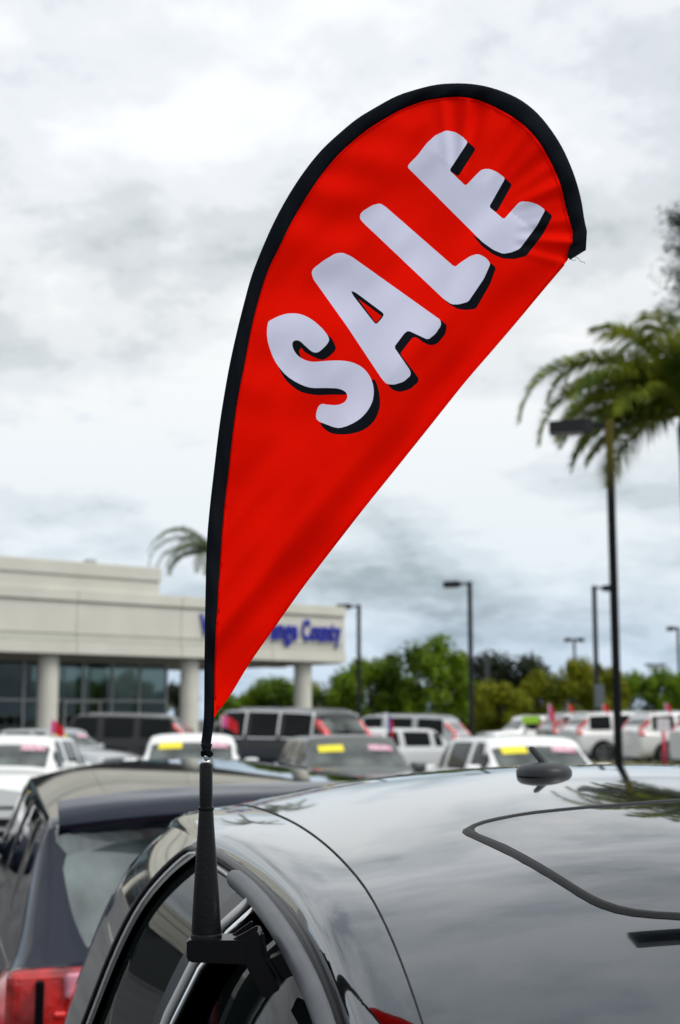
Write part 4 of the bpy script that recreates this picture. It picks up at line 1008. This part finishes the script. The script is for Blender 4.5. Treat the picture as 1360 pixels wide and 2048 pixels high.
def add_poly(p):
    p = [tuple(Vector(p[i]).lerp(Vector(p[(i + 1) % len(p)]), j / m)) for i in range(len(p)) for m in [max(1, int((Vector(p[i]) - Vector(p[(i + 1) % len(p)])).length / 6))] for j in range(m)]
    k = len(pts)
    for q in p: pts.append(Vector((q[0], q[1])))
    for i in range(len(p)): edges.append((k + i, k + (i + 1) % len(p)))
hem = [(v.x + enrm.x * 7, v.y + enrm.y * 7) for v in EFr[8:-8]]
add_poly(cloth_outline); ncl = len(pts)
for p in whites + blacks + reds: add_poly(p)
def inside(p, poly):
    x, y = p; c = False; n = len(poly); j = n - 1
    for i in range(n):
        xi, yi = poly[i]; xj, yj = poly[j]
        if (yi > y) != (yj > y) and x < (xj - xi) * (y - yi) / (yj - yi) + xi: c = not c
        j = i
    return c
gy = 170
while gy < 1440:
    gx = 420 + (3 if int(gy / 6) % 2 else 0)
    while gx < 1160:
        if inside((gx, gy), cloth_outline): pts.append(Vector((gx, gy)))
        gx += 6
    gy += 6
face_in = []
r_ = delaunay_2d_cdt(pts, edges, [], 0, 1e-4)
vv, ff = r_[0], r_[2]
bb = lambda p: (min(q[0] for q in p), max(q[0] for q in p), min(q[1] for q in p), max(q[1] for q in p))
WB = [(p, bb(p)) for p in whites]; KB = [(p, bb(p)) for p in blacks]; RB = [(p, bb(p)) for p in reds]; OB = bb(cloth_outline)
def hit(c, lst):
    for p, b in lst:
        if b[0] <= c[0] <= b[1] and b[2] <= c[1] <= b[3] and inside(c, p): return True
    return False
holeB = [(chaikin(A_hole), bb(A_hole))]
faces = []; mids = []
for f in ff:
    c = (sum(vv[i].x for i in f) / len(f), sum(vv[i].y for i in f) / len(f))
    if not inside(c, cloth_outline): continue
    if hit(c, RB): m_ = 0
    elif hit(c, holeB): m_ = 2
    elif hit(c, WB): m_ = 1
    elif hit(c, KB): m_ = 2
    else: m_ = 0
    faces.append(tuple(f)); mids.append(m_)
def cloth_mat(name, color, tr, rough=.62):
    m = bpy.data.materials.new(name); m.use_nodes = True; t = m.node_tree; p = t.nodes['Principled BSDF']
    p.inputs['Base Color'].default_value = (*color, 1); p.inputs['Roughness'].default_value = rough; p.inputs['Specular IOR Level'].default_value = .02
    tcn = t.nodes.new('ShaderNodeTexCoord'); n = t.nodes.new('ShaderNodeTexNoise'); n.inputs['Scale'].default_value = 22; n.inputs['Detail'].default_value = 5
    t.links.new(tcn.outputs['Object'], n.inputs[0]); b = t.nodes.new('ShaderNodeBump'); b.inputs['Strength'].default_value = .12; b.inputs['Distance'].default_value = .003
    t.links.new(n.outputs[0], b.inputs['Height']); t.links.new(b.outputs[0], p.inputs['Normal'])
    trn = t.nodes.new('ShaderNodeBsdfTranslucent'); trn.inputs[0].default_value = (*color, 1); mx_ = t.nodes.new('ShaderNodeMixShader'); mx_.inputs[0].default_value = tr
    t.links.new(b.outputs[0], trn.inputs['Normal'])
    t.links.new(p.outputs[0], mx_.inputs[1]); t.links.new(trn.outputs[0], mx_.inputs[2]); t.links.new(mx_.outputs[0], t.nodes['Material Output'].inputs[0]); return m
red_cloth = cloth_mat('red_cloth', (.97, .006, .0002), .24); white_cloth = cloth_mat('white_cloth', (.80, .81, 1.0), .24); black_cloth = cloth_mat('black_cloth', (.007, .009, .012), .02, .8)
cl = mesh_obj('cloth', [FP(v.x, v.y) for v in vv], faces, None, flag, True, mats=[red_cloth, white_cloth, black_cloth], midx=mids)
nrm_ = []
for v in vv:
    a_ = FP(v.x + 2, v.y) - FP(v.x - 2, v.y); b_ = FP(v.x, v.y + 2) - FP(v.x, v.y - 2); n_ = a_.cross(b_).normalized()
    nrm_.append(n_ if n_.y < 0 else -n_)
bmf = bmesh.new(); bmf.from_mesh(cl.data)
bmf.normal_update()
flip = [f for f in bmf.faces if f.normal.y > 0]; bmesh.ops.reverse_faces(bmf, faces=flip); bmf.to_mesh(cl.data); bmf.free()
cl.data.normals_split_custom_set_from_vertices(nrm_)
# sleeve: closed lens section between outer and inner curve
V = []; K = 12
for i in range(NB):
    a, b = OF[i], IF[i]
    wpx = (b - a).length
    for k in range(K):
        t = k / K * 2 * math.pi; u = .5 - .5 * math.cos(t)
        th = .0042 * math.sin(t) * (1 - .45 * u); e = a.lerp(b, u)
        wv = bend(b.x, b.y) * (.15 + .85 * u) if i > 12 else 0
        wr = .0005 * math.sin(i * .9 + u * 4)
        V.append(U(e.x, e.y, FD + wv - th * SF + wr) - FO)
Fc = [(i * K + k, i * K + (k + 1) % K, (i + 1) * K + (k + 1) % K, (i + 1) * K + k) for i in range(NB - 1) for k in range(K)]
Fc.append(tuple(range(K))); Fc.append(tuple((NB - 1) * K + k for k in range(K))[::-1])
mesh_obj('sleeve', V, Fc, black_cloth, flag, True)
# folded hem along the free edge
V = []
for i, v in enumerate(EFr[2:-2]):
    for (q, dd) in ((-1.5, 0), (2, -.0016), (7, -.0014), (9, 0.0002)):
        x, y = v.x + enrm.x * q, v.y + enrm.y * q; V.append(U(x, y, FD + bend(x, y) + dd) - FO)
mesh_obj('hem', V, grid_faces(len(EFr) - 4, 4), red_cloth, flag, True)
V = [FP(IF[i].x + (IF[i].x - OF[i].x) / (IF[i] - OF[i]).length * 4, IF[i].y + (IF[i].y - OF[i].y) / (IF[i] - OF[i]).length * 4, -.0006) for i in range(i0 + 3, NB - 2)]
tube('stitching', V, .00045, red_cloth, flag, 5)
# tip patch and threads
tipz = [(1140, 520), (1172, 500), (1174, 462), (1160, 452), (1146, 470), (1134, 512)]
for (o_, nm) in ((-.0042, 'tip_patch'),):
    f1 = [U(x, y, FD + bend(1140, 500) - .0038) - FO for x, y in tipz]; f2 = [U(x, y, FD + bend(1140, 500) + .0038) - FO for x, y in tipz]
    n = len(tipz); mesh_obj(nm, f1 + f2, [tuple(range(n))[::-1], tuple(range(n, 2 * n))] + [(i, (i + 1) % n, n + (i + 1) % n, n + i) for i in range(n)], black_cloth, flag)
th = catmull([U(x, y, FD - .001) - FO for x, y in ((1150, 514), (1157, 517), (1161, 523), (1167, 524), (1170, 527))], 16); tube('loose_thread', th, .00025, rubber, flag, 4)
th = catmull([U(x, y, FD - .001) - FO for x, y in ((1142, 519), (1147, 521), (1152, 519))], 8); tube('loose_thread', th, .0002, rubber, flag, 4)
# knot, strings and ferrule
kp = lambda x, y, dd=0: U(x, y, FD + dd * SF) - FO
tube('knot', catmull([kp(404, 1506, -.004), (kp(413, 1501, -.007)), kp(423, 1508, -.002), kp(414, 1512, .005), kp(405, 1509, .002), kp(412, 1505, -.006), kp(421, 1512, -.004)], 42), .0016, black_cloth, flag, 8)
V = []
tube('sleeve_tail', [kp(413, 1488), kp(413, 1498), kp(413, 1510)], [.005, .0038, .0025], black_cloth, flag, 10)
tube('sleeve_tail', catmull([kp(402, 1478, -.003), kp(399, 1490, -.004), kp(403, 1497, -.003)], 8), [.002] * 8 + [.001], black_cloth, flag, 6) if False else None
tube('rod', [kp(412.5, 1500), kp(412.3, 1528)], .0018, steel, flag, 12)
tube('ferrule', [kp(412.2, 1519), kp(412.2, 1524), kp(412.2, 1527)], [.0034, .0041, .0041], steel, flag, 16)
# socket tube and tapered cone
pb = U(412.5, 1872, FD); pt = U(412, 1527, FD); mpx = .000463 * SF
hgt = pt.z - pb.z
ax = (pt - pb)
def cone_ring(prof, name, m):
    V = []; n = 36
    for (py, r) in prof:
        t = (1872 - py) / (1872 - 1527); c = pb.lerp(pt, t) - FO
        for k in range(n): a = 2 * math.pi * k / n; V.append(c + Vector((math.cos(a), math.sin(a), 0)) * r * mpx)
    Fc = [(i * n + k, i * n + (k + 1) % n, (i + 1) * n + (k + 1) % n, (i + 1) * n + k) for i in range(len(prof) - 1) for k in range(n)]
    Fc += [tuple(range(n))[::-1], tuple((len(prof) - 1) * n + k for k in range(n))]
    o = mesh_obj(name, V, Fc, m, flag); 
    bmm = bmesh.new(); bmm.from_mesh(o.data)
    for f in bmm.faces: f.smooth = len(f.verts) == 4
    for e in bmm.edges: e.smooth = len(e.link_faces) == 2 and e.calc_face_angle(0) < R(30)
    bmm.to_mesh(o.data); bmm.free(); return o
cone_ring([(1617, 13.2), (1532, 12.8), (1528, 12.2), (1526, 10)], 'socket_tube', black_pl)
cone_ring([(1622, 13.6), (1621, 15.6), (1618, 16), (1615, 15.6), (1614, 13.3)], 'collar', black_pl)
cone_ring([(1871, 29), (1860, 28.8), (1800, 25.5), (1720, 20.5), (1650, 15.8), (1622, 14.2)], 'cone', black_pl)
cone_ring([(1882, 30.5), (1872, 30.5), (1868, 29.8), (1867, 28.8)], 'cone_lip', black_pl)
# window bracket
def prism(name, pix, d0, d1, m, bev=.0012):
    d0 = FD + (d0 - 1.3) * SF; d1 = FD + (d1 - 1.3) * SF; bev *= SF
    f1 = [U(x, y, d0) for x, y in pix]; n = len(pix); f2 = [v + Vector((0, d1 - d0, 0)) for v in f1]
    bm = bmesh.new(); vs = [bm.verts.new(v - FO) for v in f1 + f2]
    bm.faces.new(vs[:n][::-1]); bm.faces.new(vs[n:])
    for i in range(n): bm.faces.new((vs[i], vs[(i + 1) % n], vs[n + (i + 1) % n], vs[n + i]))
    bmesh.ops.recalc_face_normals(bm, faces=bm.faces)
    bmesh.ops.bevel(bm, geom=list(bm.edges), offset=bev, segments=2, affect='EDGES')
    return bm_obj(name, bm, m, flag)
bracket = prism('bracket', [(373, 1881), (373, 1919), (379, 1925), (486, 1930), (492, 1930), (498, 1881)], 1.283, 1.325, black_pl)
prism('bracket_arm', [(484, 1882), (488, 1926), (527, 1998), (560, 1980), (533, 1925), (519, 1888), (520, 1868), (511, 1862)], 1.284, 1.322, black_pl)
prism('bracket_rib', [(452, 1878), (503, 1842), (505, 1843), (505, 1853), (466, 1879)], 1.316, 1.320, black_pl, .0006)
prism('bracket_rib', [(459, 1882), (514, 1851), (516, 1852), (515, 1866), (492, 1882)], 1.290, 1.294, black_pl, .0006)
prism('clamp_jaw', [(536, 1920), (565, 1906), (592, 1940), (590, 1950), (562, 1962), (552, 1958)], 1.29, 1.315, black_pl)
prism('clamp_strip', [(523, 1868), (527, 1866), (536, 1915), (566, 1965), (562, 1968), (531, 1920)], 1.284, 1.288, black_pl, .0004)
# clip bracket is carried by the window glass
print('objects', len(bpy.data.objects), 'things', len([o for o in bpy.data.objects if o.parent is None]))
